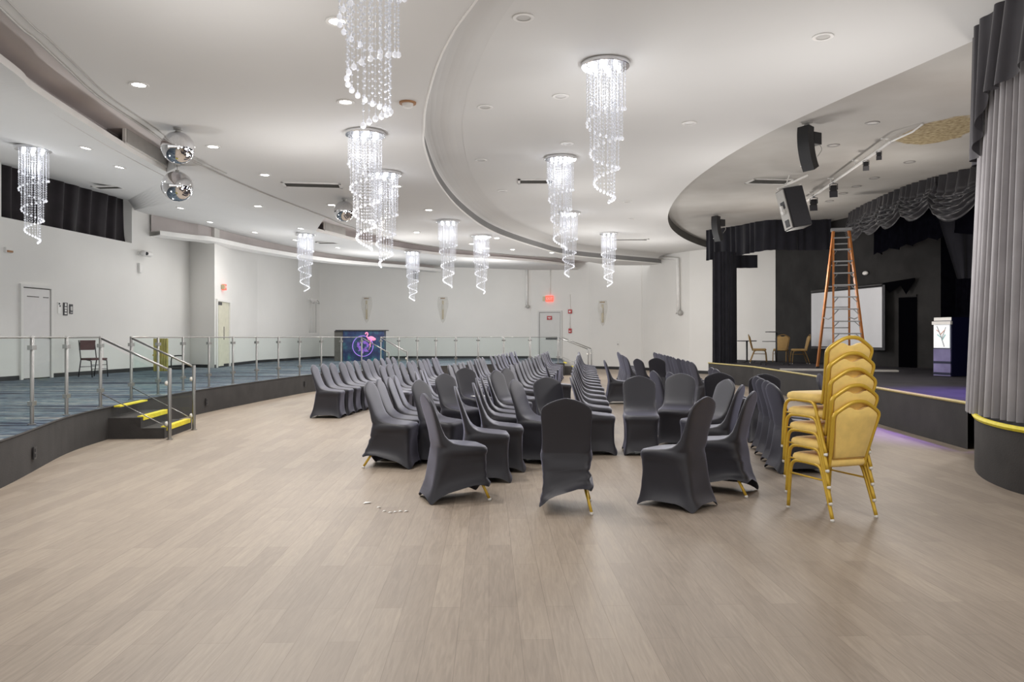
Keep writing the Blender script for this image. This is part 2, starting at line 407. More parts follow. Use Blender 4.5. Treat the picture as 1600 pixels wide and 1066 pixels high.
mb = MB().strip([w1, w1+nL*.35], [w1+Vector((0,0,5.7)), w1+nL*.35+Vector((0,0,5.7))])
mb.strip([w0, w0+nL*.35], [w0+Vector((0,0,5.7)), w0+nL*.35+Vector((0,0,5.7))])
mb.strip(atz([w0, W('L1'), w1], 4.09), atz([w0+nL*.35, W('L1')+nL*.35, w1+nL*.35], 4.09))
o = struct('window_1', mb, M['wall'])
MB().strip(atz([w0+nL*.36, W('L1')+nL*.36, w1+nL*.36], 4.05), atz([w0+nL*.36, W('L1')+nL*.36, w1+nL*.36], 5.7)).obj('window_pane', M['void'], o)
wallstrip('wall_column', [W('L2'), W('R1')], 0, 5.7, M['wall'])
wallstrip('wall_left_back', [W('R1'), W('M1'), W('B1'), W('C')], 0, 5.7, M['wall'])
wallstrip('wall_back', [W('C'), W('D'), W('E'), W('Fp')], 0, 5.7, M['wall'])
wallstrip('wall_back_right', [W('Fp'), W('G'), W('H')], 0, 5.7, M['wall'])
wallstrip('wall_stage_back', [W('H'), W('I'), W('J')], 0, 6.2, M['blackwall'])
wallstrip('wall_stage_masking', [W('J'), W('K')], 0, 6.2, M['voidcloth'])
wallstrip('wall_stage_right', [W('K'), Vector((17,5,0)), Vector((17,-2,0))], 0, 6.2, M['voidcloth'])
def base(name, pts, z, h=.1, m=None, d=.015):
    pts = [Vector((p.x, p.y, 0)) for p in pts]; q = offs(pts, -d)
    struct(name, MB().strip(atz(q, z), atz(q, z+h)).strip(atz(q, z+h), atz(pts, z+h)), m or M['blackplastic'])
base('baseboard_left', wl, ZP)
base('baseboard_left_back', [W('L2'), W('R1'), W('M1'), W('B1'), W('C')], ZP)
base('baseboard_back', [W('C'), W('D')], ZP)
base('baseboard_back_right', [on_line(912, W('D'), W('E')), W('E'), W('Fp'), W('G'), W('H')], 0, .12)
# edge strip where wall_back meets wall_back_right
struct('trim_4', MB().box((W('Fp').x, W('Fp').y-.02, 2.4), (.07,.05,4.8)), M['wall'])

# ------------------------------------------------------------------ ceilings
ceil_rays = MB()
E1 = spline([(7,-4,ZR),(3.4,-.5,ZR),(1.2,3,ZR)] + [P(*p, ZR) for p in ((745,0),(703,60),(680,110),(665,165),(662,195),(664,235),(687,290),(725,333),(773,364),(840,387),(897,400),(1018,411))] + [(7.2,32.6,ZR)], 7)
L1 = spline([(-1.2,-4,ZR),(-2.6,-.5,ZR),(-3.9,3.6,ZR)] + [P(*p, ZR) for p in ((0,15),(50,59),(100,105),(150,150),(225,200),(298,250),(400,297),(500,336),(543,353),(620,375),(700,388),(800,398),(880,404))] + [(4.2,32.6,ZR)], 7)
l2c = [Vector((-2.2,-4,ZR)), Vector((-3.8,-.5,ZR)), Vector((-4.95,4,ZR))] + [P(*p, ZR) for p in ((0,97),(50,139),(120,185),(195,232),(270,274),(330,304),(420,337),(507,365),(615,389),(700,400),(800,406.5),(875,414))] + [Vector((3.2,35.6,ZR))]
L2 = spline(l2c, 7)
def ceil_obj(name, mb, m):
    ceil_rays.add(mb.v, mb.f); return struct(name, mb, m)
ceil_obj('ceiling_ring', MB().strip(resample(L1, 90), resample(E1, 90)), M['ceil'])
struct('ceiling_ring_fascia', MB().strip(E1, atz(E1, ZR+.20)), M['fascia'], smooth=True)
mb = MB(); prev = atz(E1, ZR+.20)
for k in range(1, 9):
    a = PI/2*k/8; cur = atz(offs(E1, -.60*(1-math.cos(a))), ZR+.20+(ZI-.006-ZR-.20)*math.sin(a)); mb.strip(prev, cur); prev = cur
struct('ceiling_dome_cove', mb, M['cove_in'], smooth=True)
struct('ceiling_ring_rim', MB().tube([p + Vector((0,0,.012)) for p in E1], .02, 6), M['lip'])
E2 = spline([(11.5,-4,ZI),(9,1.5,ZI),(6.9,5.2,ZI)] + [P(*p, ZI) for p in ((1600,30),(1525,62),(1410,113),(1320,152),(1210,203),(1160,230),(1120,255),(1080,285),(1055,312),(1044,335),(1046,352),(1056,364),(1075,376),(1105,387))] + [(8.6,30.5,ZI)], 7)
E1o = offs(E1, .05)
ceil_obj('ceiling_dome', MB().strip(atz(resample(E1o, 90), ZI), atz(resample(E2, 90), ZI)), M['ceil_in'])
struct('ceiling_stage_fascia', MB().strip(E2, atz(E2, ZC+.02)), M['fascia_dark'], smooth=True)
E2o = offs(E2, .04)
cpatch = P(1470,205,ZC)
M['stageceil'] = stage_ceiling_mat(cpatch, .62, 1.15)
eo = resample(E2o, 70)
ceil_obj('ceiling_stage', MB().strip(atz(eo, ZC), [Vector((17.5, p.y, ZC)) for p in eo]), M['stageceil'])
# cove slot between ring ceiling and outer bay
ZT = ZR+.32
L2o = offs(L2, .30)
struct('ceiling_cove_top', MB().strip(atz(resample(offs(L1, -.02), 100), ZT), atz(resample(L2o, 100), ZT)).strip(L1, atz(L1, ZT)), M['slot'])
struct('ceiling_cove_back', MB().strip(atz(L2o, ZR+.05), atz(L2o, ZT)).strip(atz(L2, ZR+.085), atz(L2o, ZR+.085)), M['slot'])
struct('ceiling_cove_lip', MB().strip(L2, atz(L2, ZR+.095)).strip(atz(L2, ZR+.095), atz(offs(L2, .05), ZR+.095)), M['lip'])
def near_px(path, px):
    return min(range(len(path)), key=lambda i: abs(path[i].x/max(path[i].y, .1)*F + CX - px) + (1e4 if path[i].y < 5 else 0))
ia, ib = near_px(L2, 262), near_px(L2, 500)
ja, jb = near_px(L1, 300), near_px(L1, 505)
struct('trim_6', MB().tube([p + Vector((.03,0,-.012)) for p in L1[18:-8]], .014, 6).tube([p + Vector((.16,0,-.008)) for p in L1[18:60]], .008, 6), M['greymetal'], smooth=True)
sa, sb = resample(L1[ja:jb+1], 24), resample(L2[ia:ib+1], 24)
mb = MB().strip(atz(sa, ZR-.006), atz(sb, ZR-.006))
for a, b in ((sa[0], sb[0]), (sa[-1], sb[-1])): mb.strip(atz([a, b], ZR-.006), atz([a, b], ZT))
ceil_obj('ceiling_cove_bridge', mb, M['ceil'])
# sloped bay ceiling from the lip out to the walls
wz = [(-13.5,-4,5.34),(-13.2,-.5,5.34),(-12.8,5,5.34),(-12.3,11,5.34),(-12.0,13.5,5.34),(-11.75,16.5,5.34),(-11.45,19.2,5.34),(-11.05,22.05,5.34),(-10.95,22.15,5.07),(-10.6,25.2,5.03),(-10.2,28,5.0),(-9.8,31.5,4.95),(-8.9,36,4.9),(-4,36.2,4.72),(.5,36,4.55),(3.0,36,4.5)]
Wc = []
for a, b in zip(wz, wz[1:]):
    for k in range(7): Wc.append(Vector(a).lerp(Vector(b), k/7))
Wc.append(Vector(wz[-1]))
mb = MB(); prev = L2
for k in range(1, 7):
    cur = [a.lerp(b, k/6) for a, b in zip(L2, Wc)]; mb.strip(prev, cur); prev = cur
ceil_obj('ceiling_bay', mb, M['ceil'])
# cove shelf along the back walls
shp = spline([Vector(((x_-CX)*d_/F, d_, CAMZ+2.98)) for x_, d_ in ((250,22.4),(300,23.3),(335,23.9),(400,26.3),(460,28.4),(520,30.4),(580,31.9),(640,33.3),(690,35.0))], 8)
sho = offs(shp, .6)
mb = MB().strip(shp, atz(shp, shp[0].z+.13)).strip(shp, sho).strip(atz(shp, shp[0].z+.13), atz(sho, shp[0].z+.13))
struct('trim_5', mb, M['lip'])
shb = offs(shp, .42)
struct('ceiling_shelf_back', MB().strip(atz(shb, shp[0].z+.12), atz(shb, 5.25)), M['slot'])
# little gypsum beam at the far end, by the exit door
CB = BVHTree.FromPolygons([Vector(v) for v in ceil_rays.v], ceil_rays.f)
WB = BVHTree.FromPolygons([Vector(v) for v in wall_rays.v], wall_rays.f)
CAM = Vector((0,0,CAMZ))
def ray(tree, px, py):
    d = Vector(((px-CX)/F, 1, -(py-CY)/F)).normalized()
    loc, n, i, dist = tree.ray_cast(CAM, d)
    if loc is None:                     # the sight line slips through a cove gap: take the ring ceiling's level
        return P(px, py, ZR), Vector((0,0,-1))
    if n.dot(d) > 0: n = -n
    return loc, n
def wall_at(px, py):
    loc, n = ray(WB, px, py)
    r = math.atan2(n.x, -n.y)
    return loc, r, loc.y/F          # position, rotation (local -y faces the room), metres per pixel

# ------------------------------------------------------------------ doors
def local_door(name, x0, x1, ytop, zb, builder, frame_m, extra=.0):
    a, ra, s = wall_at(x0, ytop+5); b, rb, s2 = wall_at(x1, ytop+5)
    mid = (a+b)/2; w = (Vector((a.x,a.y,0)) - Vector((b.x,b.y,0))).length
    m, r, s3 = wall_at((x0+x1)/2, ytop+5)
    top = CAMZ - (ytop-CY)*mid.y/F
    h = top - zb
    mb = MB(); t = .07
    mb.box((-w/2-t/2, -.03, h/2), (t,.06,h)); mb.box((w/2+t/2, -.03, h/2), (t,.06,h)); mb.box((0,-.03,h+t/2), (w+2*t,.06,t))
    o = struct(name, mb, frame_m); o.location = (mid.x, mid.y, zb); o.rotation_euler = (0,0,r)
    builder(o, w, h); return o
def leaf_left(o, w, h):
    MB().box((0,-.006,h/2), (w,.012,h)).obj('door_gap', M['doorgap'], o)
    l = MB().box((.0,-.02,h/2), (w-.05,.03,h-.05)).obj('door_leaf', M['door'], o)
    mb = MB().box((-w*.14,-.037,h*.9), (w*.42,.006,.02)).box((w*.32,-.037,h*.9), (w*.2,.006,.02))
    mb.obj('door_groove', M['doorgap'], l)
    MB().ico((w*.42,-.07,h*.45), .03, 2).obj('door_handle', M['steel'], l, smooth=True)
local_door('door_1', 33, 77, 450, ZP, leaf_left, M['wall'])
def leaf_open(o, w, h):
    MB().box((0,-.006,h/2), (w,.012,h)).obj('door_opening', M['cream'], o)
    l = MB().box((-w*.22,-.03,h/2-.02), (w*.40,.03,h-.12)).obj('door_leaf', M['cream'], o)
    MB().box((-w*.34,-.05,h-.07), (w*.28,.03,.1)).obj('door_closer', M['darkmetal'], l)
    MB().box((.0,-.045,h*.52), (.03,.02,h*.2)).obj('door_handle', M['darkmetal'], l)
local_door('door_2', 338, 357, 472, ZP, leaf_open, M['wall'])
def leaf_exit(o, w, h):
    MB().box((0,-.006,h/2), (w,.012,h)).obj('door_gap', M['doorgap'], o)
    l = MB().box((0,-.02,h/2), (w-.04,.03,h-.04)).obj('door_leaf', M['doorgrey'], o)
    MB().box((.1,-.07,h*.43), (w*.55,.06,.07)).obj('push_bar', M['darkmetal'], l)
D3 = local_door('door_3', 843, 876, 488, ZP, leaf_exit, M['doorgrey'])

# ------------------------------------------------------------------ lettering
def text_mesh(s, size, m, name='lettering'):
    cu = bpy.data.curves.new(name, 'FONT'); cu.body = s; cu.size = size; cu.align_x = 'CENTER'; cu.align_y = 'CENTER'; cu.extrude = .002
    o = bpy.data.objects.new('tmp', cu); COL.objects.link(o)
    dg = bpy.context.evaluated_depsgraph_get()
    me = bpy.data.meshes.new_from_object(o.evaluated_get(dg)); me.name = name
    bpy.data.objects.remove(o); me.materials.clear(); me.materials.append(m)
    me.transform(Matrix.Rotation(PI/2, 4, 'X')); return me

# ------------------------------------------------------------------ covered chairs
CTRL = [(0,.268,-.315,.236),(.06,.254,-.298,.224),(.15,.238,-.270,.209),(.28,.229,-.240,.202),(.38,.231,-.222,.206),(.425,.240,-.214,.213),(.450,.240,-.212,.216),
        (.468,.226,-.211,.212),(.477,.17,-.210,.208),(.484,.09,-.210,.205),(.494,.0,-.211,.203),(.510,-.065,-.212,.202),(.537,-.110,-.215,.2),(.575,-.143,-.222,.198),
        (.64,-.175,-.236,.198),(.71,-.204,-.254,.202),(.78,-.230,-.273,.206),(.83,-.248,-.287,.203),(.858,-.258,-.295,.188),(.882,-.267,-.301,.158),(.902,-.275,-.306,.118),(.918,-.281,-.309,.075),(.928,-.286,-.310,.034),(.932,-.290,-.309,.006)]
ZEXTRA = [0,.03,.06,.10,.15,.20,.25,.29,.325,.355,.38,.40,.415,.43]
def ctrl_at(z):
    for a, b in zip(CTRL, CTRL[1:]):
        if a[0] <= z <= b[0]:
            t = (z-a[0])/(b[0]-a[0]); t = t
            return tuple(p+(q-p)*t for p, q in zip(a, b))
ROWS = [ctrl_at(z) for z in ZEXTRA] + CTRL[6:]
NS = len(ZEXTRA)
NP = 52
def sstep(a, b, x):
    t = max(0, min(1, (x-a)/(b-a))); return t*t*(3-2*t)
def cover_parts(hike=None, wr=0, seed=0):
    vs = []; fs = []
    for k, (z, yf, yr, hw) in enumerate(ROWS):
        yc, d = (yf+yr)/2, (yf-yr)/2
        bump = math.exp(-((z-.15)/.14)**2)
        hemf = max(0, 1-z/.17)**1.3
        n = 6 if z < .45 else (5 if z < .55 else 4)
        for i in range(NP):
            t = 2*PI*(i+.5)/NP
            cx = math.copysign(abs(math.cos(t))**(2/n), math.cos(t)); sy = math.copysign(abs(math.sin(t))**(2/n), math.sin(t))
            x, y, zz = hw*cx, yc + d*sy, z
            o = min(1, min(abs(cx), abs(sy))/.88)
            if abs(cx) >= abs(sy):
                x *= 1 - .13*bump*(1-o*o)
                if z < .45:                      # side skirt sits inside the arched seat edge
                    arc = .425 - .03*sstep(.55, 1, sy) - .30*sstep(-.35, -1, sy)
                    x *= 1 - .07*sstep(0, .04, arc - z)*(1-o**4)
            else: y = yc + d*sy*(1 - .09*bump*(1-o*o))
            zz += .060*(1-o**3)*hemf
            if hike and z < .42:
                for (hx, hy, amt, sx_, sy_) in hike:
                    dist = math.hypot((x-hx*hw)/sx_, (y-(yf if hy > 0 else yr))/sy_)
                    lift = amt*max(0, 1-dist)
                    zz += lift*(1 - z/.42)
                    if wr and z < .3: x += .006*math.sin(zz*90)*lift/.1; y += .006*math.sin(zz*80+1)*lift/.1
            if wr:
                y += wr*math.sin(x*34+z*26+seed)*(.3 if z > .5 else 1)
            vs.append((x, y, zz))
    R = len(ROWS)
    for k in range(R-1):
        for i in range(NP):
            j = (i+1) % NP; fs.append((k*NP+i, k*NP+j, (k+1)*NP+j, (k+1)*NP+i))
    fs.append(tuple((R-1)*NP+i for i in range(NP)))
    me = bpy.data.meshes.new('whole'); me.from_pydata(vs, [], fs)
    bm = bmesh.new(); bm.from_mesh(me); bmesh.ops.recalc_face_normals(bm, faces=bm.faces); bm.to_mesh(me); bm.free()
    vn = [tuple(v.vector) for v in me.vertex_normals]
    parts = {}
    for name, r0, r1 in (('skirt',0,NS),('seat',NS,NS+6),('backrest',NS+6,R-1)):
        idx = list(range(r0*NP, (r1+1)*NP)); remap = {v: q for q, v in enumerate(idx)}
        ff = []
        for p in me.polygons:
            if all(v in remap for v in p.vertices):
                ff.append(tuple(remap[v] for v in p.vertices))
        pm = bpy.data.meshes.new(name); pm.from_pydata([vs[v] for v in idx], [], ff)
        pm.polygons.foreach_set('use_smooth', [True]*len(pm.polygons))
        pm.normals_split_custom_set_from_vertices([vn[v] for v in idx])
        pm.materials.append(M['fabric']); parts[name] = pm
    bpy.data.meshes.remove(me)
    return parts
def leg_mesh(sx, sy):
    y0 = .235 if sy > 0 else -.280; y1 = .20 if sy > 0 else -.215
    return MB().tube([(sx*.200,y0,.02),(sx*.150,y1*.8,.20)], .0125, 8).mesh('leg', M['gold'], smooth=True)
def glide_mesh(sx, sy):
    y0 = .238 if sy > 0 else -.283
    return MB().lathe((sx*.201,y0,0), [(.014,0),(.016,.012),(.013,.022)], 10).mesh('foot_cap', M['glide'], smooth=True)
def make_cover(legs=(), **kw):
    o = thing('banquet_chair', '', 'chair'); ps = cover_parts(**kw)
    for n in ('skirt','seat','backrest'): link(n, ps[n], o)
    for sx, sy in legs:
        l = link('leg', leg_mesh(sx, sy), o); l['label'] = 'bare gold leg below the black cover'
        link('foot_cap', glide_mesh(sx, sy), l)
    return o
PROTO = {
 'plain': make_cover(),
 'wrinkle': make_cover(wr=.002, seed=3),
 'front_r': make_cover(legs=((1,1),), hike=((1,1,.13,.5,.55),), wr=.0015, seed=2),
 'rear_r': make_cover(legs=((1,-1),(1,1)), hike=((1,-1,.20,.62,.9),(1,1,.10,.5,.5)), wr=.002, seed=5),
 'rear_l': make_cover(legs=((-1,-1),), hike=((-1,-1,.14,.45,.55),), wr=.003, seed=9),
 'rear_near': make_cover(legs=((1,-1),), hike=((1,-1,.13,.45,.5),), wr=.0015, seed=8),
}
USED = set()
def chair(x, y, head, label, group=None, kind='plain'):
    src = PROTO[kind]; rz = math.radians(head - 90)
    if kind not in USED:
        USED.add(kind); kids = [c for c in COL.objects if c.parent == src]
        CH[src.name] = [(c, [g for g in COL.objects if g.parent == c]) for c in kids]
        src.location = (x, y, 0); src.rotation_euler = (0,0,rz); src['label'] = label
        if group: src['group'] = group
        return src
    return dup(src, (x, y, 0), rz, label, group)
def top(px, py, head, dz=.925):
    """floor position of a chair whose backrest top shows at a pixel"""
    p = P(px, py, dz); a = math.radians(head)
    return p.x + .29*math.cos(a), p.y + .29*math.sin(a)
rj = random.Random(11)
def row(a, b, n, head, where, group, kinds=('plain',)):
    for i in range(n):
        t = i/(n-1) if n > 1 else 0
        x = a[0]+(b[0]-a[0])*t; y = a[1]+(b[1]-a[1])*t
        chair(x+rj.uniform(-.02,.02), y+rj.uniform(-.012,.012), head+rj.uniform(-2.5,2.5),
              'black covered banquet chair, %s %s' % ('nearest' if i == 0 else ORD[i]+' from near end', where), group, kinds[i % len(kinds)])
H0 = -5
# back-left block
row(top(490.5,570.5,H0), (top(609,559,H0)[0], top(490.5,570.5,H0)[1]+5.35), 12, H0, 'in row beside railing', 'row of covered chairs beside the glass railing')
row(top(594,571.5,H0), (top(682,559,H0)[0], top(594,571.5,H0)[1]+5.3), 11, H0, 'in second row from railing', 'second row of covered chairs from the railing')
row(top(703,570.5,H0), (top(755,559,H0)[0], top(703,570.5,H0)[1]+5.0), 10, H0, 'in third row from railing', 'third row of covered chairs from the railing')
row(top(767,556,-7), top(804,549.4,-7), 9, -7, 'in short row before far steps', 'far short row of covered chairs')
row((.26,13.6), (1.50,26.3), 15, -8, 'in long row left of aisle chairs', 'long row of covered chairs left of the centre')
row((1.00,9.42), (2.52,25.6), 17, -3, 'in long row along centre aisle', 'long row of covered chairs along the centre aisle')
# right block
row((3.12,19.2), (3.80,25.6), 7, 8, 'in first row right of aisle', 'first row of covered chairs right of the aisle')
row((3.86,15.2), (4.92,25.0), 12, 8, 'in row nearest far stage end', 'row of covered chairs by the far end of the stage')
row((3.04,8.17), (3.36,9.62), 4, 5, 'in short row left of gold stack', 'short row of covered chairs beside the gold stack')
# front-left cluster
fl = [((-1.30,8.48),-9,'rear_near'),((-1.27,8.97),-4,'plain'),((-1.22,9.45),0,'wrinkle'),((-1.22,9.92),2,'plain')]
for i, ((x, y), h, k) in enumerate(fl):
    chair(x, y, h, ('black covered chair with one gold rear leg bare, nearest of four at front left' if i == 0 else 'black covered chair, %s of the four lined up at front left' % ORD[i]), 'four covered chairs lined up at front left', k)
for i, (x, y) in enumerate(((-1.08,10.95),(-1.06,11.42),(-1.07,11.85))):
    chair(x, y, 3, 'black covered chair, %s of three behind the front left four' % ORD[i], 'three covered chairs behind the front left four')
chair(-.487, 6.78, 20, 'black covered chair at front left, back turned, gold front leg bare', None, 'front_r')
chair(.455, 6.43, 86, 'black covered chair seen straight from behind, cover hitched up over gold leg', None, 'rear_r')
chair(1.38, 6.52, 138, 'black covered chair turned left at front of aisle, fully covered to floor', None, 'wrinkle')
chair(1.93, 7.10, 149, 'black covered chair turned left with gold rear leg bare and wrinkled skirt', None, 'rear_l')
chair(2.10, 8.02, 152, 'black covered chair turned left, second behind the gold-legged wrinkled one', None)
chair(2.22, 8.85, 195, 'black covered chair with pale lit backrest facing left', None)
chair(2.17, 10.15, 246, 'black covered chair facing camera, right of the aisle, purple sheen on backrest', None)
chair(1.58, 9.42, 265, 'black covered chair standing alone in the aisle facing the camera', None, 'wrinkle')
chair(.30, 8.78, -22, 'black covered chair with broad rounded backrest angled toward camera', None)
rb = [(-.27,7.66,5,'plain'),(-.12,8.25,3,'wrinkle'),(-.13,9.2,2,'plain'),(-.10,9.75,2,'plain'),(-.04,10.25,2,'plain')]
for i, (x, y, h, k) in enumerate(rb):
    chair(x, y, h, 'black covered chair, %s in the front centre row facing right' % (ORD[i]), 'front centre row of covered chairs', k)
chair(-.80, 8.72, -22, 'black covered chair turned to camera, behind the front left chair', None)
chair(-.68, 10.18, -36, 'grey-lit covered chair turned to camera, second of two angled chairs', None)
chair(-.56, 12.06, -48, 'bluish-lit covered chair turned to camera with paper on its seat', None)
chair(.02, 11.2, -28, 'dark covered chair angled to camera, nearer of a centre pair', None)
chair(.16, 12.05, -28, 'dark covered chair angled to camera, farther of a centre pair', None)
chair(.56, 9.18, -62, 'black covered chair with rounded top directly behind the hitched-cover chair', None)
chair(.95, 15.45, 0, 'blue-lit covered chair standing between two long rows', None)
chair(2.28, 16.5, 0, 'blue-lit covered chair standing alone on right side of aisle', None)
chair(3.12, 17.6, 25, 'dark covered chair turned away, before the first row right of aisle', None)
chair(3.55, 18.4, 62, 'very dark covered chair turned away between the right rows', None)
chair(2.36, 11.3, 10, 'black covered chair seen from behind, farther of an aisle pair', None)
chair(2.50, 10.8, 10, 'black covered chair seen from behind, nearer of an aisle pair', None)
chair(3.44, 11.9, 6, 'black covered chair close to stage front, nearer of two side by side', None)
chair(3.52, 12.45, 6, 'black covered chair close to stage front, farther of two side by side', None)
chair(2.97, 10.95, 72, 'dark covered chair turned away, left of a pair before the stage', None)
chair(3.44, 10.55, 78, 'dark covered chair turned away, right of a pair before the stage', None)
chair(4.35, 10.1, -35, 'black covered chair hidden behind the gold stack, gold leg showing', None, 'front_r')
# protos that were not placed would stay at the origin
for k, o in PROTO.items():
    if k not in USED: chair(0, 40, 0, 'black covered chair', None, k)
# sheet of paper on a seat
p = P(703, 626, .50)
tag(MB().box((-.50,12.0,.500), (.24,.18,.004), .5).obj('paper_sheet', M['paper']), 'white sheet of paper lying on a black chair seat', 'paper')

# ------------------------------------------------------------------ gold banquet chairs
def gold_chair(frame, pad, label, group, scale=1):
    o = thing('stacking_chair', label, 'chair', group=group)
    # seat pad
    prof = [(.0,.0),(.205,.0),(.218,.015),(.220,.035),(.212,.052),(.19,.062),(0,.066)]
    mb = MB(); n = 40
    vs = []; fs = []
    for r, z in prof[1:-1]:
        for i in range(n):
            t = 2*PI*(i+.5)/n
            cx = math.copysign(abs(math.cos(t))**.35, math.cos(t)); sy = math.copysign(abs(math.sin(t))**.35, math.sin(t))
            vs.append((r*cx*.98, .02 + r*sy*1.02, .405+z*1.1))
    m = len(prof)-2
    for k in range(m-1):
        for i in range(n): fs.append((k*n+i, k*n+(i+1) % n, (k+1)*n+(i+1) % n, (k+1)*n+i))
    fs.append(tuple(range(n))[::-1]); fs.append(tuple((m-1)*n+i for i in range(n)))
    mb.add(vs, fs); mb.obj('seat', pad, o, smooth=True)
    # back frame
    half = [(.172,-.175,.40),(.176,-.20,.50),(.195,-.24,.65),(.216,-.275,.785),(.214,-.284,.82),(.196,-.290,.843),(.13,-.299,.885),(.075,-.305,.912),(.03,-.308,.922),(0,-.309,.923)]
    path = spline(half, 4); path = path + [Vector((-p.x, p.y, p.z)) for p in reversed(path[:-1])]
    MB().tube(path, .0155, 8).obj('back_frame', frame, o, smooth=True)
    # back pad: outline swept between two faces
    outl = [(.146,.475),(.154,.53),(.172,.64),(.193,.76),(.198,.805),(.186,.828),(.14,.858),(.095,.880),(.07,.876),(.035,.860),(0,.856)]
    outl = [(x, z) for x, z in outl] + [(-x, z) for x, z in reversed(outl[:-1])]
    def yb(z): return -.185 - .105*((z-.425)/.45)
    cz = .67; mb = MB(); n = len(outl); vs = []; fs = []
    for dy, sc_ in ((.026,.93),(.016,1),(-.016,1),(-.026,.93)):
        for x, z in outl: vs.append((x*sc_, yb(cz+(z-cz)*sc_)+dy, cz+(z-cz)*sc_))
    for k in range(3):
        for i in range(n): fs.append((k*n+i, k*n+(i+1) % n, (k+1)*n+(i+1) % n, (k+1)*n+i))
    tri = tessellate_polygon([[Vector((x, z, 0)) for x, z in outl]])
    fs += [tuple(t) for t in tri] + [tuple(i+3*n for i in t) for t in tri]
    mb.add(vs, fs); mb.obj('backrest', pad, o, angle=50)
    for s in (-1, 1):
        fr = spline([(s*.205,.255,.02),(s*.203,.24,.22),(s*.202,.225,.345),(s*.20,.195,.395),(s*.20,.13,.412),(s*.2,-.02,.413)], 4)
        l = MB().tube(fr, .0145, 8).obj('leg', frame, o, smooth=True)
        MB().lathe((s*.205,.255,0), [(.014,0),(.016,.012),(.013,.024)], 10).obj('foot_cap', M['glide'], l, smooth=True)
        rr = spline([(s*.212,-.262,.02),(s*.207,-.20,.20),(s*.203,-.145,.345),(s*.20,-.115,.395),(s*.20,-.06,.412),(s*.2,-.0,.413)], 4)
        l = MB().tube(rr, .0145, 8).obj('leg', frame, o, smooth=True)
        MB().lathe((s*.212,-.262,0), [(.014,0),(.016,.012),(.013,.024)], 10).obj('foot_cap', M['glide'], l, smooth=True)
        MB().tube([(s*.203,.238,.30),(s*.204,-.165,.30)], .008, 6).obj('stretcher', frame, o, smooth=True)
    MB().tube([(-.2,.12,.405),(.2,.12,.405)], .009, 6).tube([(-.2,-.1,.405),(.2,-.1,.405)], .009, 6).obj('seat_frame', frame, o, smooth=True)
    return o
gc = gold_chair(M['gold'], M['goldpad'], 'gold banquet chair at the bottom of the stack, standing on the floor', 'gold chairs in the stack')
hd = math.radians(109); sx, sy = 2.573+.003, 6.215
names = ['bottom', 'second from the bottom of', 'middle one of', 'second from the top of', 'topmost']
for k in range(5):
    loc = (sx + math.cos(hd)*.018*k, sy + math.sin(hd)*.018*k, .124*k)
    lab = ['gold banquet chair at the bottom of the stack, standing on the floor', 'gold banquet chair, second from the bottom of the stack', 'gold banquet chair in the middle of the stack of five',
           'gold banquet chair, second from the top of the stack', 'gold banquet chair on top of the stack, seat fully visible'][k]
    if k == 0:
        gc.location = loc; gc.rotation_euler = (0,0,hd-PI/2)
        CH[gc.name] = [(c, [g for g in COL.objects if g.parent == c]) for c in COL.objects if c.parent == gc]
    else: dup(gc, loc, hd-PI/2, lab, 'gold chairs in the stack')
tc_ = gold_chair(M['brass'], M['tan'], 'tan banquet chair on stage facing right, left of the rolling stand', 'tan banquet chairs on the stage')
tc_.location = (8.02,25.0,ZS); tc_.rotation_euler = (0,0,math.radians(-15-90))
CH[tc_.name] = [(c, [g for g in COL.objects if g.parent == c]) for c in COL.objects if c.parent == tc_]
dup(tc_, (8.72,24.9,ZS), math.radians(-120-90), 'tan banquet chair on stage facing the camera, right of the rolling stand', 'tan banquet chairs on the stage')
dup(tc_, (9.10,24.3,ZS), math.radians(170-90), 'tan banquet chair on stage facing left, closest to black wall', 'tan banquet chairs on the stage')

# ------------------------------------------------------------------ glass railings and steps
posts_near = [Vector((-4.1,4.4,0)), Vector((-4.55,5.5,0)), Vector((-4.87,6.5,0)), Vector((-5.12,7.5,0)), P(50,664,ZP), P(104,649,ZP), P(157,637,ZP)]
posts_mid = [P(205,625,ZP), P(247,617,ZP), P(286,610.5,ZP), P(326.5,605,ZP), P(364,600,ZP), P(401,595,ZP)] + [Vector(((px-CX)*d/F, d, ZP)) for px, d in ((435,18.25),(468,19.35),(502,20.45),(533,21.5),(565,22.5))]
posts_far = [Vector(((px-CX)*d/F, d, ZP)) for px, d in ((595,23.4),(623,24.3),(652,25.2),(681,26.0),(712,26.8),(747,27.5),(787,28.1),(828,28.5),(872,28.7))]
post_me = MB().lathe((0,0,0), [(.042,0),(.042,.012),(.021,.014),(.021,.985),(.019,.99)], 14).mesh('post', M['steel'], angle=40)
clamp_me = MB().box((0,0,0), (.05,.13,.05)).mesh('clamp', M['steel'])
def railing(pts, label):
    o = thing('glass_railing', label, 'railing', (pts[0].x, pts[0].y, ZP), group='glass railings on the platform edge')
    b = Vector((pts[0].x, pts[0].y, 0))
    L = [Vector((p.x, p.y, 0)) - b for p in pts]
    for i, p in enumerate(L):
        d = L[min(i+1, len(L)-1)] - L[max(i-1, 0)]
        q = link('post', post_me, o); q.location = p; q.rotation_euler = (0,0,math.atan2(d.y, d.x)-PI/2)
        for cz_ in (.24,.86): link('clamp', clamp_me, q).location = (0,0,cz_)
    for a, c in zip(L, L[1:]):
        d = (c-a).normalized()
        MB().bar(a+d*.05+Vector((0,0,.53)), c-d*.05+Vector((0,0,.53)), .012, .86).obj('glass_panel', M['glass'], o)
    MB().tube([p + Vector((0,0,.975)) for p in L], .013, 6).obj('top_rail', M['steel'], o, smooth=True)
    return o
railing(posts_near, 'glass railing with steel posts, left of the nearer yellow-edged steps')
railing(posts_mid, 'long glass railing with steel posts between the two flights of steps')
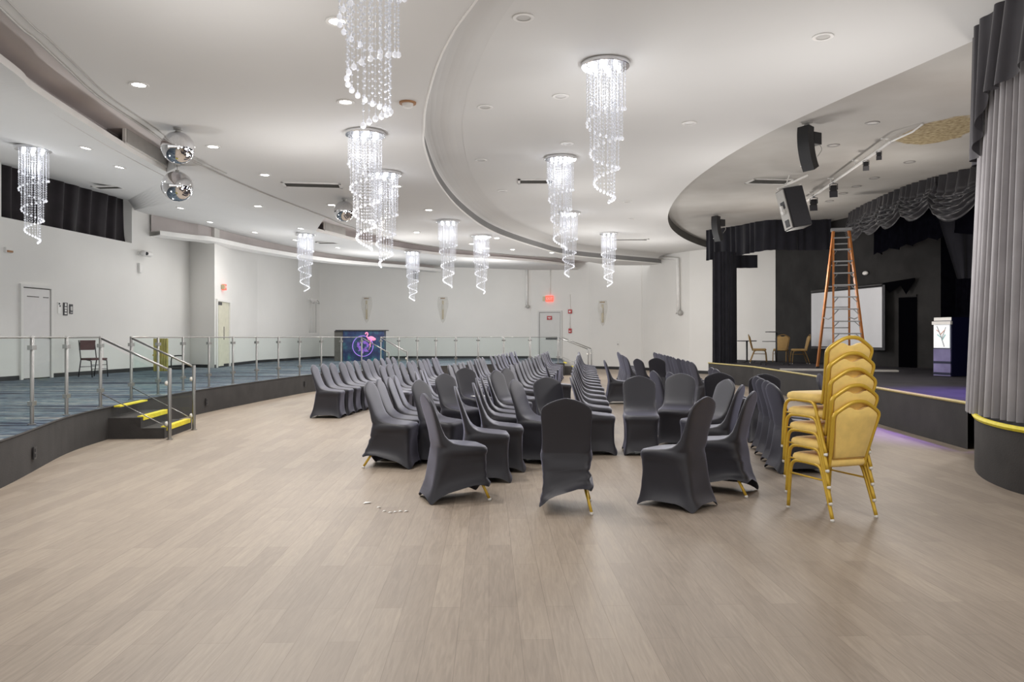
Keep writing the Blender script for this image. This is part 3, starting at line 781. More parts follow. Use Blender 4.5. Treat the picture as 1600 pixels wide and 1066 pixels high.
railing(posts_far, 'far glass railing with steel posts running toward the exit door')

def steps(org, out, across, width, label, name='steps'):
    """two treads below the platform; org on the platform face, out = way down"""
    rz = math.atan2(out.y, out.x)
    o = thing(name, label, 'steps', (org.x, org.y, 0), rz, group='short flights of steps to the platform')
    h = ZP/3
    for k in range(2):
        x1 = .40 + .32*(1-k)
        b = MB().box((x1/2-.05, width/2, h*(k+.5)), (x1+.1, width, h)).obj('tread', M['edge'], o)
        MB().box((x1-.035, width/2, h*(k+1)+.004), (.085, width*.86, .02)).box((x1+.004, width/2, h*(k+1)-.02), (.012, width*.86, .05)).obj('nosing', M['yellow'], b)
    MB().box((.05, width/2, ZP+.006), (.085, width*.86, .02)).obj('nosing', M['yellow'], o)
    return o
def stair_rail(top_p, bot_p, label, glass=True):
    o = thing('stair_handrail', label, 'handrail', (bot_p.x, bot_p.y, 0), group='handrails of the platform steps')
    t = Vector((top_p.x-bot_p.x, top_p.y-bot_p.y, 0))
    MB().lathe((0,0,0), [(.045,0),(.045,.012),(.026,.014),(.026,.98),(.024,.99)], 14).obj('post', M['steel'], o, angle=40)
    MB().tube([t+Vector((0,0,ZP+.965)), Vector((0,0,.965))], .016, 8).obj('handrail', M['steel'], o, smooth=True)
    MB().tube([t+Vector((0,0,ZP+.20)), Vector((0,0,.16))], .007, 6).obj('lower_rail', M['steel'], o, smooth=True)
    if glass:
        a = t*.95; b = t*.06
        n = Vector((-t.y, t.x, 0)).normalized()*.005
        vs = [a-n+Vector((0,0,ZP+.24)), b-n+Vector((0,0,.24)), b-n+Vector((0,0,.9)), a-n+Vector((0,0,ZP+.9))]
        vs += [v+2*n for v in vs]
        MB().add(vs, [(0,1,2,3),(7,6,5,4),(0,4,5,1),(1,5,6,2),(2,6,7,3),(3,7,4,0)]).obj('glass_panel', M['glass'], o)
    for z in (.22,.78): MB().lathe((.035*t.normalized().x, 0, z), [(.03,-.02),(.034,0),(.03,.02)], 12, axis='X').obj('clamp', M['glide'], o, smooth=True)
    return o
out = Vector((.995,-.10,0)).normalized(); acr = Vector((.10,.995,0))
steps(Vector((-5.60,10.72,0)), Vector((.995,-.09,0)), None, 1.2, 'dark steps with yellow nosings at the near gap in the railing')
bpy.data.objects['steps'].rotation_euler = (0,0,math.radians(5.7)); bpy.data.objects['steps'].location = (-5.58,10.68,0)
stair_rail(P(157,637,ZP), P(265,687,0), 'nearer sloping handrail of the near yellow-edged steps')
stair_rail(P(205,625,ZP), P(303,672,0), 'farther sloping handrail of the near yellow-edged steps')
nrm = Vector((.9,-.42,0)).normalized()
pa, pb = posts_mid[-1], posts_far[0]
steps(Vector((pa.x,pa.y,0))+nrm*.2, nrm, None, (pb-pa).length, 'dark steps before the flamingo mural, mostly behind chairs')
stair_rail(pa, Vector((pa.x,pa.y,0))+nrm*.95, 'left sloping handrail in front of the flamingo mural')
stair_rail(pb, Vector((pb.x,pb.y,0))+nrm*.95, 'right sloping handrail in front of the flamingo mural')
steps(Vector((1.97,28.62,0)), Vector((1,.0,0)), None, 1.25, 'dark steps with yellow edge below the exit door')
stair_rail(posts_far[-1], Vector((2.85,28.72,0)), 'nearer sloping rail of the steps below the exit door', False)
stair_rail(posts_far[-1]+Vector((.25,1.25,0)), Vector((3.1,29.95,0)), 'farther sloping rail of the steps below the exit door', False)

# ------------------------------------------------------------------ chandeliers
def chandelier_proto():
    o = thing('chandelier', '', 'chandelier', group='crystal spiral chandeliers')
    MB().lathe((0,0,0), [(.02,0),(.29,0),(.30,-.006),(.30,-.045),(.292,-.052),(.02,-.052)], 40).obj('ceiling_plate', M['chrome'], o, angle=40)
    for k in range(7):
        a = 2*PI*k/6; r = .17 if k < 6 else 0
        MB().lathe((r*math.cos(a), r*math.sin(a), -.052), [(.030,0),(.030,-.012),(.02,-.02),(.018,-.055),(.006,-.062)], 10).obj('bulb', M['bulb'], o, smooth=True)
    N = 64; Lmax = 1.72
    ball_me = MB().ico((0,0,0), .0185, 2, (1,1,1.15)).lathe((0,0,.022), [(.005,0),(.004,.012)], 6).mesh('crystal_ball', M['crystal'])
    for i in range(N):
        t = i/(N-1); a = -t*2*PI*3.55 + 1.0
        r = .255 - .15*t**1.3; ln = .42 + (Lmax-.42)*t
        x, y = r*math.cos(a), r*math.sin(a)
        mb = MB()
        mb.tube([(0,0,-.05),(0,0,-ln)], .0016, 3, cap=False)
        z = -.085; k = 0
        while z > -ln+.03:
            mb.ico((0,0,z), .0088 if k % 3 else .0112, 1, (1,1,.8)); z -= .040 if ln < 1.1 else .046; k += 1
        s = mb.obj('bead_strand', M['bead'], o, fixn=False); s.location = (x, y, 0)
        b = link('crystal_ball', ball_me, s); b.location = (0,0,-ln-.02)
    return o
chp = chandelier_proto()
CH[chp.name] = [(c, [g for g in COL.objects if g.parent == c]) for c in COL.objects if c.parent == chp]
LT = []
def light(kind, name, loc, energy, color=(1,1,1), size=.1, rot=None, spot=None, blend=.6):
    d = bpy.data.lights.new(name, kind); d.energy = energy; d.color = color
    if kind in ('POINT','SPOT'): d.shadow_soft_size = size
    if kind == 'AREA': d.shape = 'DISK'; d.size = size
    if spot: d.spot_size = spot; d.spot_blend = blend
    o = bpy.data.objects.new(name, d); COL.objects.link(o); o.location = loc
    if rot: o.rotation_euler = rot
    LT.append(o); return o
chs = [(None, Vector((-.89,4.85,ZR)), 'nearest crystal spiral chandelier, its top cut off by the picture edge', 0),
       ((946,99), None, 'large crystal chandelier on the white dome, nearest of four there', 1.2),
       ((876,246), None, 'crystal chandelier on the white dome, second from the front', 2.1),
       ((889,332), None, 'crystal chandelier hanging before the exit sign on the dome', 4.0),
       ((951,364), None, 'crystal chandelier on the dome nearest the wall with pipes', .4),
       ((571,207), None, 'crystal chandelier on the ring ceiling directly below the nearest one', 3.0),
       ((602,270), None, 'crystal chandelier overlapping the second one, right of a mirror ball', 5.0),
       ((700,345), None, 'slender crystal chandelier above the right wall lamp on back wall', 2.6),
       ((752,368), None, 'farthest crystal chandelier on the ring ceiling, beside the dome rim', 1.7),
       ((52,231), None, 'crystal chandelier before the dark window drape on the left', 2.2),
       ((477,365), None, 'crystal chandelier over the left bay near the wall corner', .9),
       ((645,393), None, 'small distant crystal chandelier below the cove at the back', 3.6)]
for i, (px, loc, lab, rot) in enumerate(chs):
    if px is not None: loc, _ = ray(CB, *px)
    if i == 0:
        chp.location = loc; chp['label'] = lab; chp.rotation_euler = (0,0,rot+.6)
    else: dup(chp, loc, rot, lab)
    light('POINT', 'chandelier_and_fill_lamp', loc + Vector((0,0,-.34)), 5, (.93,.95,1), .05)
    light('POINT', 'chandelier_and_fill_lamp', loc + Vector((0,0,-1.95)), 13, (.95,.96,1), .1)  # added fill below the strand tips, where no bulb hangs

# ------------------------------------------------------------------ downlights
ring_me = MB().lathe((0,0,0), [(.075,.0),(.115,.0),(.118,-.006),(.112,-.012),(.078,-.010)], 24, cap=False).mesh('trim_ring', M['white'], angle=40)
ring_me2 = MB().lathe((0,0,0), [(.075,.0),(.115,.0),(.118,-.006),(.112,-.012),(.078,-.010)], 24, cap=False).mesh('trim_ring', M['greyring'], angle=40)
lens_me = MB().lathe((0,0,0), [(.005,-.006),(.078,-.006)], 24, cap=False).add([], []).mesh('lens', M['lamp'])
lens_me2 = MB().lathe((0,0,0), [(.001,-.006),(.088,-.006)], 24, cap=False).mesh('lens', M['offlens'])
def downlight(px, py, lit, label, group, energy=260, ring=None):
    loc, n = ray(CB, px, py)
    o = thing('downlight', label, 'light', loc, 0, group)
    o.rotation_euler = (-n).to_track_quat('Z', 'Y').to_euler()
    link('trim_ring', ring or ring_me, o); link('lens', lens_me if lit else lens_me2, o)
    if lit: light('SPOT', 'downlight_lamp', loc + Vector((0,0,-.05)), energy, (1,.965,.92), .07, (0,0,0), math.radians(150), .7)
ringl = [(527,33),(217,132),(540,159),(333,229),(414,273),(620,291),(518,320),(670,328),(580,344),(651,363),(776,372),(737,381),(761,388),(801,390),(862,395)]
landm = ['beside the nearest chandelier','nearest on the left half of the ring ceiling','left of the second chandelier','right of the upper mirror ball','above the thin ceiling seam','right of the overlapping chandeliers','left of the dark mirror ball','above the slender chandelier','between the chandelier strands','left of the slender chandelier','close to the dome rim, nearer one','left of the farthest ring chandelier','right of the farthest ring chandelier','close to the dome rim, farther one','above the exit sign']
for (x, y), l in zip(ringl, landm): downlight(x, y, True, 'lit round downlight in ring ceiling, '+l, 'lit downlights in the ring ceiling', 170)
bayl = [(134,231),(187,261),(293,282),(282,325),(403,322),(328,347),(398,363),(470,357),(461,375),(528,387)]
landb = ['right of the left chandelier','before the wall grille','touching the lower mirror ball','between wall corner and lower mirror ball','highest of the middle group','above the wall column','above the far left wall','just above the corner chandelier','just left of the corner chandelier','right of the corner chandelier']
for (x, y), l in zip(bayl, landb): downlight(x, y, True, 'lit round downlight in left bay ceiling, '+l, 'lit downlights in the left bay', 55)
downlight(1094, 391, True, 'lit round downlight at far edge of the dome, left of stage valance', None)
ino = [(818,27,'above the nearest part of the dome rim'),(1286,57,'nearest on the right half'),(1077,192,'right of the large chandelier'),(758,167,'left of the large chandelier'),(876,150,'just left of the large chandelier'),(886,224,'above the second chandelier'),(752,250,'beside the dome rim'),(785,298,'farther along the dome rim'),(980,315,'right of the large chandelier tail'),(987,342,'above the wall chandelier')]
for x, y, l in ino: downlight(x, y, False, 'unlit round downlight in white dome, '+l, 'unlit downlights in the white dome')
sto = [(1363,192,'left of the bare patch'),(1302,227,'right of the nearer curved speaker'),(1421,253,'below the bare patch'),(1366,278,'right of the lighting bar'),(1338,291,'below the lighting bar middle'),(1317,302,'below the black spotlights'),(1296,314,'farthest along the lighting bar')]
for x, y, l in sto: downlight(x, y, False, 'unlit round downlight in grey stage ceiling, '+l, 'unlit downlights in the stage ceiling', 0, ring_me2)
# unseen downlights added overhead near the camera to even out the light
for x, y in ((-2.6,3.2),(-1.0,1.0),(-3.2,6.0)):
    light('SPOT', 'downlight_lamp', (x, y, ZR-.05), 150, (1,.965,.92), .07, (0,0,0), math.radians(150), .7)

# ------------------------------------------------------------------ vents, grilles, mirror balls
def vent(px, py, w, d, rz, label, m='ventdark'):
    loc, n = ray(CB, px, py)
    o = thing('ceiling_vent', label, 'vent', loc, rz)
    mb = MB(); t = .05
    for sx_ in (-1,1): mb.box((sx_*(w/2), 0, -.012), (t, d+t, .024))
    for sy_ in (-1,1): mb.box((0, sy_*(d/2), -.012), (w+t, t, .024))
    mb.obj('vent_frame', M['white'], o); MB().box((0,0,-.004), (w,d,.006)).obj('vent_opening', M['ventdark'], o)
    mb = MB()
    for k in range(5): mb.box((0, -d/2+d*(k+.5)/5, -.012), (w,.012,.012))
    mb.obj('slat', M['fascia_dark'], o)
vent(488, 288.5, 1.1, .42, .15, 'dark slotted ceiling vent left of the overlapping chandeliers')
vent(180, 292, 1.0, .28, -.1, 'long dark ceiling vent above the window drape')
vent(515, 379, .8, .35, 0, 'dark ceiling vent right of the corner chandelier')
vent(838, 283, .75, .4, 0, 'small ceiling vent in the dome, left of the second chandelier')
vent(1203, 283, .95, .50, .1, 'brown slotted vent in the stage ceiling beside the box speaker')
vent(985, 374, 1.2, .3, 0, 'thin ceiling vent in the dome right of the wall chandelier')
def grille(i0, i1, label):
    a, b = L2[i0], L2[i1]
    mid = (a+b)/2; d = b-a; n = Vector((-d.y, d.x, 0)).normalized()
    w = d.length; rz = math.atan2(d.y, d.x)+PI
    loc = mid + n*.0; 
    o = thing('air_grille', label, 'vent', (loc.x, loc.y, ZR+.10), rz)
    h = .27
    mb = MB()
    for s in (-1,1): mb.box((s*w/2, 0, h/2), (.06,.05,h+.04)); mb.box((0,0,h/2+s*h/2), (w+.06,.05,.05))
    mb.obj('grille_frame', M['lip'], o)
    MB().box((0,.03,h/2), (w,.02,h)).obj('grille_back', M['greymetal'], o)
    mb = MB()
    for k in range(24): mb.box((-w/2+w*(k+.5)/24, 0, h/2), (.014,.03,h))
    mb.obj('slat', M['white'], o)
grille(near_px(L2,197), near_px(L2,256), 'white slatted air grille in the cove left of the mirror balls')
grille(near_px(L2,509), near_px(L2,541), 'white slatted air grille in the cove below the dark mirror ball')
def ball(px, py_top, dia_px, z, label, drop=.05):
    pt = P(px, py_top, z-drop); r = dia_px*pt.y/F/2
    c = Vector((pt.x, pt.y, pt.z - r))
    o = thing('mirror_ball', label, 'mirror ball', c, 0, 'mirror balls')
    MB().lathe((0,0,0), [(r*math.sin(PI*k/24), -r*math.cos(PI*k/24)) for k in range(1,24)], 40).obj('ball', M['mirror'], o, smooth=True)
    up, _ = ray(CB, px, py_top) 
    h = max(.05, z - c.z)
    MB().lathe((0,0,r*.97), [(.035,0),(.035,.03),(.006,.035),(.006,max(h-r,.04))], 10).lathe((0,0,h-.02), [(.06,0),(.06,.02)], 14).obj('hanger', M['greymetal'], o, smooth=True)
ball(278, 206, 50, ZR, 'upper mirror ball hanging below the ring ceiling on the left')
bz, _ = ray(CB, 277, 262)
ball(277, 268, 47, bz.z, 'lower mirror ball hanging under the left bay ceiling', .12)
ball(538, 314, 32, ZR, 'dark mirror ball hanging left of the overlapping chandeliers')
loc, n = ray(CB, 637, 160)
o = thing('smoke_detector', 'white smoke detector with brown scorched base on ring ceiling', 'smoke detector', loc)
MB().lathe((0,0,0), [(.001,0),(.11,0),(.11,-.02),(.001,-.02)], 20).obj('base', M['brown'], o, angle=40)
MB().lathe((0,0,-.02), [(.075,0),(.07,-.035),(.05,-.05),(.001,-.05)], 20).obj('head', M['white'], o, angle=40)

# ------------------------------------------------------------------ wall fixtures
def sconce(px, y0, y1, label):
    loc, r, s = wall_at(px, (y0+y1)/2); h = (y1-y0)*s; w = h*.21
    o = thing('wall_lamp', label, 'wall lamp', loc, r, 'glass wall lamps on the back wall')
    prof = []
    for k in range(13):
        t = k/12; prof.append((w*(.80+.20*math.sin(PI*min(t/.6,1)))*max(0, 1-t**2.6)**.6+.004, h*(.5-t)))
    mb = MB(); n = 14; vs = []; fs = []
    for rr, z in prof:
        for k in range(n):
            a = PI + PI*k/(n-1); vs.append((rr*math.cos(a), rr*math.sin(a)*.7, z))
    for i in range(len(prof)-1):
        for k in range(n-1): fs.append((i*n+k, i*n+k+1, (i+1)*n+k+1, (i+1)*n+k))
    mb.add(vs, fs); mb.obj('glass_shade', M['sconceglass'], o, smooth=True)
    MB().box((0,-.03,.0), (w*.34,.05,h*.72)).obj('backplate', M['amber'], o)
    MB().box((0,-.06,h*.44), (w*.8,.1,.05)).obj('cap', M['brass'], o)
    MB().lathe((0,-.07,h*.12), [(.02,.12),(.03,.05),(.03,-.08),(.012,-.14)], 10).obj('candle_bulb', M['glide'], o, smooth=True)
m, t, b = nt('frosted_sconce_glass'); b.inputs['Base Color'].default_value = (.80,.79,.74,1); b.inputs['Roughness'].default_value = .2; b.inputs['Alpha'].default_value = .42
nz = t.nodes.new('ShaderNodeTexNoise'); nz.inputs['Scale'].default_value = 9; mr = t.nodes.new('ShaderNodeMapRange'); mr.inputs[3].default_value = .14; mr.inputs[4].default_value = .34
t.links.new(nz.outputs['Fac'], mr.inputs[0]); t.links.new(mr.outputs[0], b.inputs['Alpha']); M['sconceglass'] = m
sconce(573, 464, 505, 'bullet-shaped glass wall lamp above the flamingo mural')
sconce(692, 464, 505, 'bullet-shaped glass wall lamp in middle of the back wall')
sconce(942, 470, 510, 'bullet-shaped glass wall lamp right of the exit door')
def plate(name, px, py, w, h, m, label, cat, d=.03, group=None, child=None):
    loc, r, s = wall_at(px, py)
    o = thing(name, label, cat, loc, r, group); MB().box((0,-d/2,0), (w*s, d, h*s)).obj('case', m, o); return o, s
def exit_sign(px, py, w, h, label, sideways=False):
    o, s = plate('exit_sign', px, py, w, h, M['redglow'], label, 'sign', .10, 'red exit signs')
    l = link('lettering', text_mesh('EXIT', h*s*.62, M['paper']), o); l.location = (0,-.104,0)
    MB().box((-w*s*.75,-.06,.0), (w*s*.4,.10,h*s*.8)).obj('lamp_head', M['amber'], o)
exit_sign(859, 467, 11, 9, 'lit red exit sign above the grey exit door')
exit_sign(348, 449, 9, 9, 'lit red exit sign above the open door at far left wall')
o, s = plate('door_sign', 858.5, 497, 8, 6, M['red'], 'small red sign with white line on the exit door', 'sign', .02)
o.location = Vector(o.location) + Vector((0,-.06,0))
MB().box((0,-.022,.02), (5*s,.004,.025)).box((0,-.022,-.03), (3*s,.004,.02)).obj('lettering', M['paper'], o)
o, s = plate('fire_alarm', 891, 487, 5.5, 6.5, M['red'], 'red fire alarm strobe on back wall, upper of two', 'fire alarm', .08, 'red alarm devices by the exit door')
MB().box((0,-.085,.0), (2.4*s,.02,2.4*s)).obj('strobe', M['paper'], o)
o, s = plate('fire_alarm', 891, 517, 4.5, 7, M['red'], 'red fire alarm pull box on back wall, lower of two', 'fire alarm', .07, 'red alarm devices by the exit door')
MB().box((0,-.075,-.02), (2.6*s,.02,1.5*s)).obj('pull_handle', M['paper'], o)
o, s = plate('fire_alarm', 11, 391, 14, 8, M['white'], 'white alarm device with brown base high on left wall', 'fire alarm', .06)
MB().box((0,-.07,-.03), (10*s,.05,3*s)).obj('base', M['brown'], o)
o, s = plate('wall_switch', 966, 537, 5, 8, M['white'], 'small white switch plate on wall right of the wall lamp', 'switch', .03)
MB().box((0,-.035,-.03), (2.4*s,.02,2.4*s)).obj('toggle', M['greymetal'], o)
o, s = plate('security_camera', 216, 396, 4, 6, M['white'], 'white security camera on left wall below the window corner', 'camera', .06)
MB().lathe((.14,-.18,0), [(.07,-.24),(.085,-.18),(.085,.16),(.05,.20)], 14, axis='X').obj('camera_body', M['white'], o, smooth=True)
MB().ico((.0,-.26,-.01), .05, 2).obj('lens', M['black'], o, smooth=True)
tag(plate('wall_box', 217, 419, 8, 15, M['white'], 'white rounded box on left wall under the security camera', 'box', .08)[0], 'white box on left wall under the security camera', 'box')
# three small restroom plaques
def plaque(px, py, w, h, m, label, marks):
    o, s = plate('wall_sign', px, py, w, h, m, label, 'sign', .02, 'small signs beside the left door')
    mb = MB()
    for (x, z, ww, hh) in marks: mb.box((x*w*s, -.022, z*h*s), (ww*w*s, .004, hh*h*s))
    mb.obj('symbol', M['paper'] if m is M['black'] else M['black'], o)
plaque(92, 481, 6, 18, M['paper'], 'narrow white sign with black marks, left of the three', [(-.1,.35,.5,.16),(.15,.15,.4,.16)])
plaque(101.5, 483, 9, 20, M['black'], 'tall black sign with white pictograms, middle of the three', [(0,.33,.35,.22),(0,.08,.55,.12),(0,-.12,.4,.16),(0,-.34,.55,.12)])
plaque(110.5, 483, 7, 15, M['black'], 'short black sign with a white ring, right of the three', [(0,.22,.5,.06),(0,-.12,.5,.06),(-.22,.05,.1,.3),(.22,.05,.1,.3),(0,.05,.12,.2),(0,-.36,.7,.05)])
# pipes
def wall_pipe(pts, r, label, head=True, name='pipe'):
    P3 = []
    for x, y in pts:
        loc, rr, s = wall_at(x, y); n = Vector((math.sin(rr), -math.cos(rr), 0)); P3.append(loc + n*(r+.02))
    b = P3[-1]; o = thing(name, label, 'pipe', b)
    MB().tube([p-b for p in P3], r, 8).obj('pipe_run', M['pipe'], o, smooth=True)
    if head:
        MB().ico((.05,-.08,.02), r*1.5, 2).box((0,-.03,0), (r*3,.06,.05)).obj('sprinkler_head', M['greymetal'], o)
wall_pipe([(823,419),(823,480)], .06, 'white vertical pipe on the back wall left of the exit sign')
wall_pipe([(1034,403),(1062,405),(1063,490)], .075, 'white bent pipe on the right back wall, left of stage valance')
wall_pipe([(860,418),(860,461)], .022, 'thin conduit running down to the exit sign', False)
wall_pipe([(891,460),(891,514)], .016, 'thin conduit linking the two red alarms', False)
for k, x in enumerate((473,480,487,494,501)): pass
loc, r, s = wall_at(487, 492)
o = thing('hook_rack', 'white rack with dangling cords on the wall at the back left corner', 'rack', loc, r)
MB().box((0,-.05,24*s), (30*s,.08,.06)).obj('rail', M['pipe'], o)
for k in range(5):
    x = (-14+7*k)*s
    mb = MB().tube([(x,-.06,24*s),(x+.05,-.16,21*s),(x+.10,-.16,18*s),(x+.16,-.10,19*s)], .018, 6)
    mb.tube([(x,-.05,23*s),(x,-.05,-28*s)], .010, 5).obj('cord', M['pipe'] if k < 4 else M['greymetal'], o, smooth=True)
# dark louvre behind the small distant chandelier
o, s = plate('wall_louvre', 650, 428, 8, 16, M['ventdark'], 'dark louvre on back wall behind the small distant chandelier', 'vent', .06)
mb = MB()
for k in range(7): mb.box((0,-.07,(-7+14*(k+.5)/7)*s), (7*s,.02,.6*s))
mb.obj('slat', M['greymetal'], o)
# outlets on the platform face
for px, py, l in ((44,708,'nearest dark outlet plate on the platform face'),(316,628,'dark outlet plate on the platform face right of the steps'),(475,600,'dark outlet plate on platform face left of the first chair row')):
    q = P(px, py, .27) if False else None
    best = min(EDGE, key=lambda p: abs(p.x/p.y*F+CX-px) if p.y > 5 else 1e9)
    i = EDGE.index(best); d = (EDGE[i+1]-EDGE[i-1]).normalized(); n = Vector((d.y,-d.x,0))
    z = CAMZ - (py-CY)*best.y/F
    o = thing('outlet', l, 'outlet', (best.x+n.x*.01, best.y+n.y*.01, z), math.atan2(n.x,-n.y), 'outlets on the platform face')
    MB().box((0,-.008,0), (.085,.016,.13)).obj('plate', M['darkmetal'], o)
    MB().box((0,-.018,.028), (.035,.006,.035)).box((0,-.018,-.028), (.035,.006,.035)).obj('socket', M['black'], o)

# ------------------------------------------------------------------ left platform objects
o = thing('folding_chair', 'dark metal chair with maroon seat standing by the left wall', 'chair', (-10.30,18.9,ZP), math.radians(-25-90))
MB().box((0,.02,.44), (.42,.40,.05)).obj('seat', M['maroon'], o)
MB().box((0,-.225,.78), (.40,.03,.24), rot=Matrix.Rotation(-.15,3,'X')).obj('backrest', M['maroon'], o)
for s in (-1,1):
    MB().tube([(s*.21,.24,0),(s*.21,.20,.40),(s*.21,.05,.42)], .014, 6).obj('leg', M['darkmetal'], o, smooth=True)
    MB().tube([(s*.21,-.26,0),(s*.21,-.17,.42),(s*.21,-.25,.90)], .014, 6).obj('leg', M['darkmetal'], o, smooth=True)
MB().tube([(-.21,.22,.2),(.21,.22,.2)], .009, 6).tube([(-.21,.21,.3),(.21,.21,.3)], .009, 6).tube([(-.21,-.22,.25),(.21,-.22,.25)], .009, 6).obj('stretcher', M['darkmetal'], o, smooth=True)
pp = P(254, 580, ZP)
o = thing('folded_screen', 'upright olive-yellow ribbed panel standing near the left wall', 'panel', (pp.x-.05, pp.y, ZP), .1)
mb = MB()
for k in range(6): mb.lathe((-.17+.068*k,0,0), [(.036,0),(.036,.92),(.03,.94)], 10)
mb.obj('ribbed_body', M['olive'], o, angle=50); MB().box((0,0,.46), (.44,.05,.04)).obj('band', M['gold'], o)
pp = P(277, 577, ZP)
o = thing('tube_frame', 'black bent tube frame beside the yellow panel', 'frame', (pp.x, pp.y, ZP))
MB().tube(spline([(-.18,0,0),(-.18,0,.30),(-.10,0,.40),(.16,0,.41),(.2,0,.36)], 4), .02, 8).obj('tube', M['darkmetal'], o, smooth=True)
MB().box((-.05,0,.02), (.5,.3,.04)).obj('foot_plate', M['darkmetal'], o)

# ------------------------------------------------------------------ flamingo bar at the back
Zb = 31.5; xl, xm, xr_ = (522-CX)*Zb/F, (536-CX)*Zb/F, (600-CX)*Zb/F
top_z = CAMZ + (CY-517)*Zb/F
o = thing('bar_counter', 'dark bar front painted with pink flamingo in a violet ring', 'bar', ((xm+xr_)/2, Zb, ZP))
wb = xr_-xm; hb = top_z-ZP
MB().box((0,.25,hb/2), (wb,.5,hb)).obj('mural_panel', M['mural'], o)
MB().box((-wb/2-(xm-xl)/2,.27,hb/2), (xm-xl,.46,hb)).obj('side_panel', M['fascia_dark'], o)
MB().box((-.1,.25,hb+.015), (wb+xm-xl+.05,.6,.04)).obj('counter_top', M['darkmetal'], o)
cxr, czr, rr_ = (567-CX)*Zb/F-(xm+xr_)/2, CAMZ-(541-CY)*Zb/F-ZP, .42
mb = MB(); pts = [(cxr+rr_*math.cos(2*PI*k/40), -.012, czr+rr_*math.sin(2*PI*k/40)) for k in range(41)]
mb.tube(pts, .016, 6).obj('violet_ring', M['ringglow'], o, smooth=True)
mb = MB()
for k in range(9):
    a = 2.2+k*.62; L = .16+.05*(k % 3); c = Vector((cxr+.20*math.cos(a)*(.6+.4*(k % 2)), -.008, czr+.2*math.sin(a)))
    d = Vector((math.cos(a*1.7), 0, math.sin(a*1.7))); n = Vector((-d.z,0,d.x))
    mb.add([c-d*L*.6, c+n*L*.28, c+d*L*.6, c-n*L*.28], [(0,1,2,3)])
mb.obj('violet_leaves', M['violetleaf'], o)
fx, fz = (577-CX)*Zb/F-(xm+xr_)/2, CAMZ-(529-CY)*Zb/F-ZP
mb = MB().ico((fx+.07,-.012,fz), .15, 2, (1,.06,.62)).ico((fx+.17,-.014,fz-.03), .11, 2, (1,.05,.6))
mb.tube(spline([(fx-.03,-.014,fz),(fx-.10,-.014,fz+.08),(fx-.06,-.014,fz+.17),(fx-.09,-.014,fz+.24),(fx-.14,-.014,fz+.22),(fx-.15,-.014,fz+.17)], 5), .026, 8)
mb.tube([(fx+.06,-.014,fz-.08),(fx+.05,-.014,fz-.28),(fx-.02,-.014,fz-.48)], .011, 6).tube([(fx+.09,-.014,fz-.08),(fx+.0,-.014,fz-.26),(fx+.07,-.014,fz-.34)], .011, 6)
mb.obj('flamingo_painting', M['pink'], o, smooth=True)

# ------------------------------------------------------------------ stage furniture
# ladder
Af, Cf, Bf, Df = Vector((8.35,21.0,ZS)), Vector((9.05,20.6,ZS)), Vector((8.03,19.2,ZS)), Vector((8.75,18.95,ZS))
org = (Af+Cf+Bf+Df)/4; TL, TR = Vector((8.37,20.0,4.18)), Vector((8.72,19.88,4.18))
o = thing('step_ladder', 'tall orange step ladder standing open on the stage', 'ladder', org)
for a, b in ((Af,TL),(Cf,TR),(Bf,TL),(Df,TR)):
    r = MB().bar(a-org+Vector((0,0,.02)), b-org, .05, .075).obj('rail', M['orange'], o)
    MB().box(a-org+Vector((0,0,.02)), (.09,.09,.04)).obj('foot', M['blackplastic'], r)
for k in range(1, 12):
    t = k/11.6
    p, q = Bf.lerp(TL, t)-org, Df.lerp(TR, t)-org
    s_ = MB().bar(p, q, .09, .03).obj('step', M['alu'], o)
    if k < 11:
        d = (q-p)*.22; z = Vector((0,0,-.16))
        dn = (Bf-TL).normalized()*.16; dm = (Df-TR).normalized()*.16
        MB().bar(p+d, p+dn, .014, .02).bar(q-d, q+dm, .014, .02).obj('brace', M['alu'], s_)
for k in range(1, 7):
    t = k/6.6; p, q = Af.lerp(TL, t)-org, Cf.lerp(TR, t)-org
    MB().bar(p, q, .03, .03).obj('rear_bar', M['alu'], o)
for s_, (f, rr) in enumerate(((Bf,Af),(Df,Cf))):
    T = TL if s_ == 0 else TR; p, q = f.lerp(T,.38)-org, rr.lerp(T,.38)-org; m_ = (p+q)/2-Vector((0,0,.06))
    MB().bar(p, m_, .012, .03).bar(m_, q, .012, .03).obj('spreader', M['alu'], o)
MB().box((TL+TR)/2-org+Vector((0,0,.03)), (.50,.22,.07), math.atan2(TR.y-TL.y, TR.x-TL.x)).obj('top_cap', M['alu'], o)
# round pedestal table
o = thing('pedestal_table', 'small dark round pedestal table on stage beside the black leg curtain', 'table', (7.86,25.7,ZS))
MB().lathe((0,0,.70), [(.001,0),(.31,0),(.32,.015),(.31,.03),(.001,.03)], 28).obj('table_top', M['blackplastic'], o, angle=40)
MB().lathe((0,0,.02), [(.035,0),(.03,.02),(.03,.68)], 12).obj('column', M['blackplastic'], o, smooth=True)
for k in range(4):
    a = PI/4+k*PI/2; MB().bar((0,0,.04), (.27*math.cos(a),.27*math.sin(a),.02), .045, .03).obj('foot', M['blackplastic'], o)
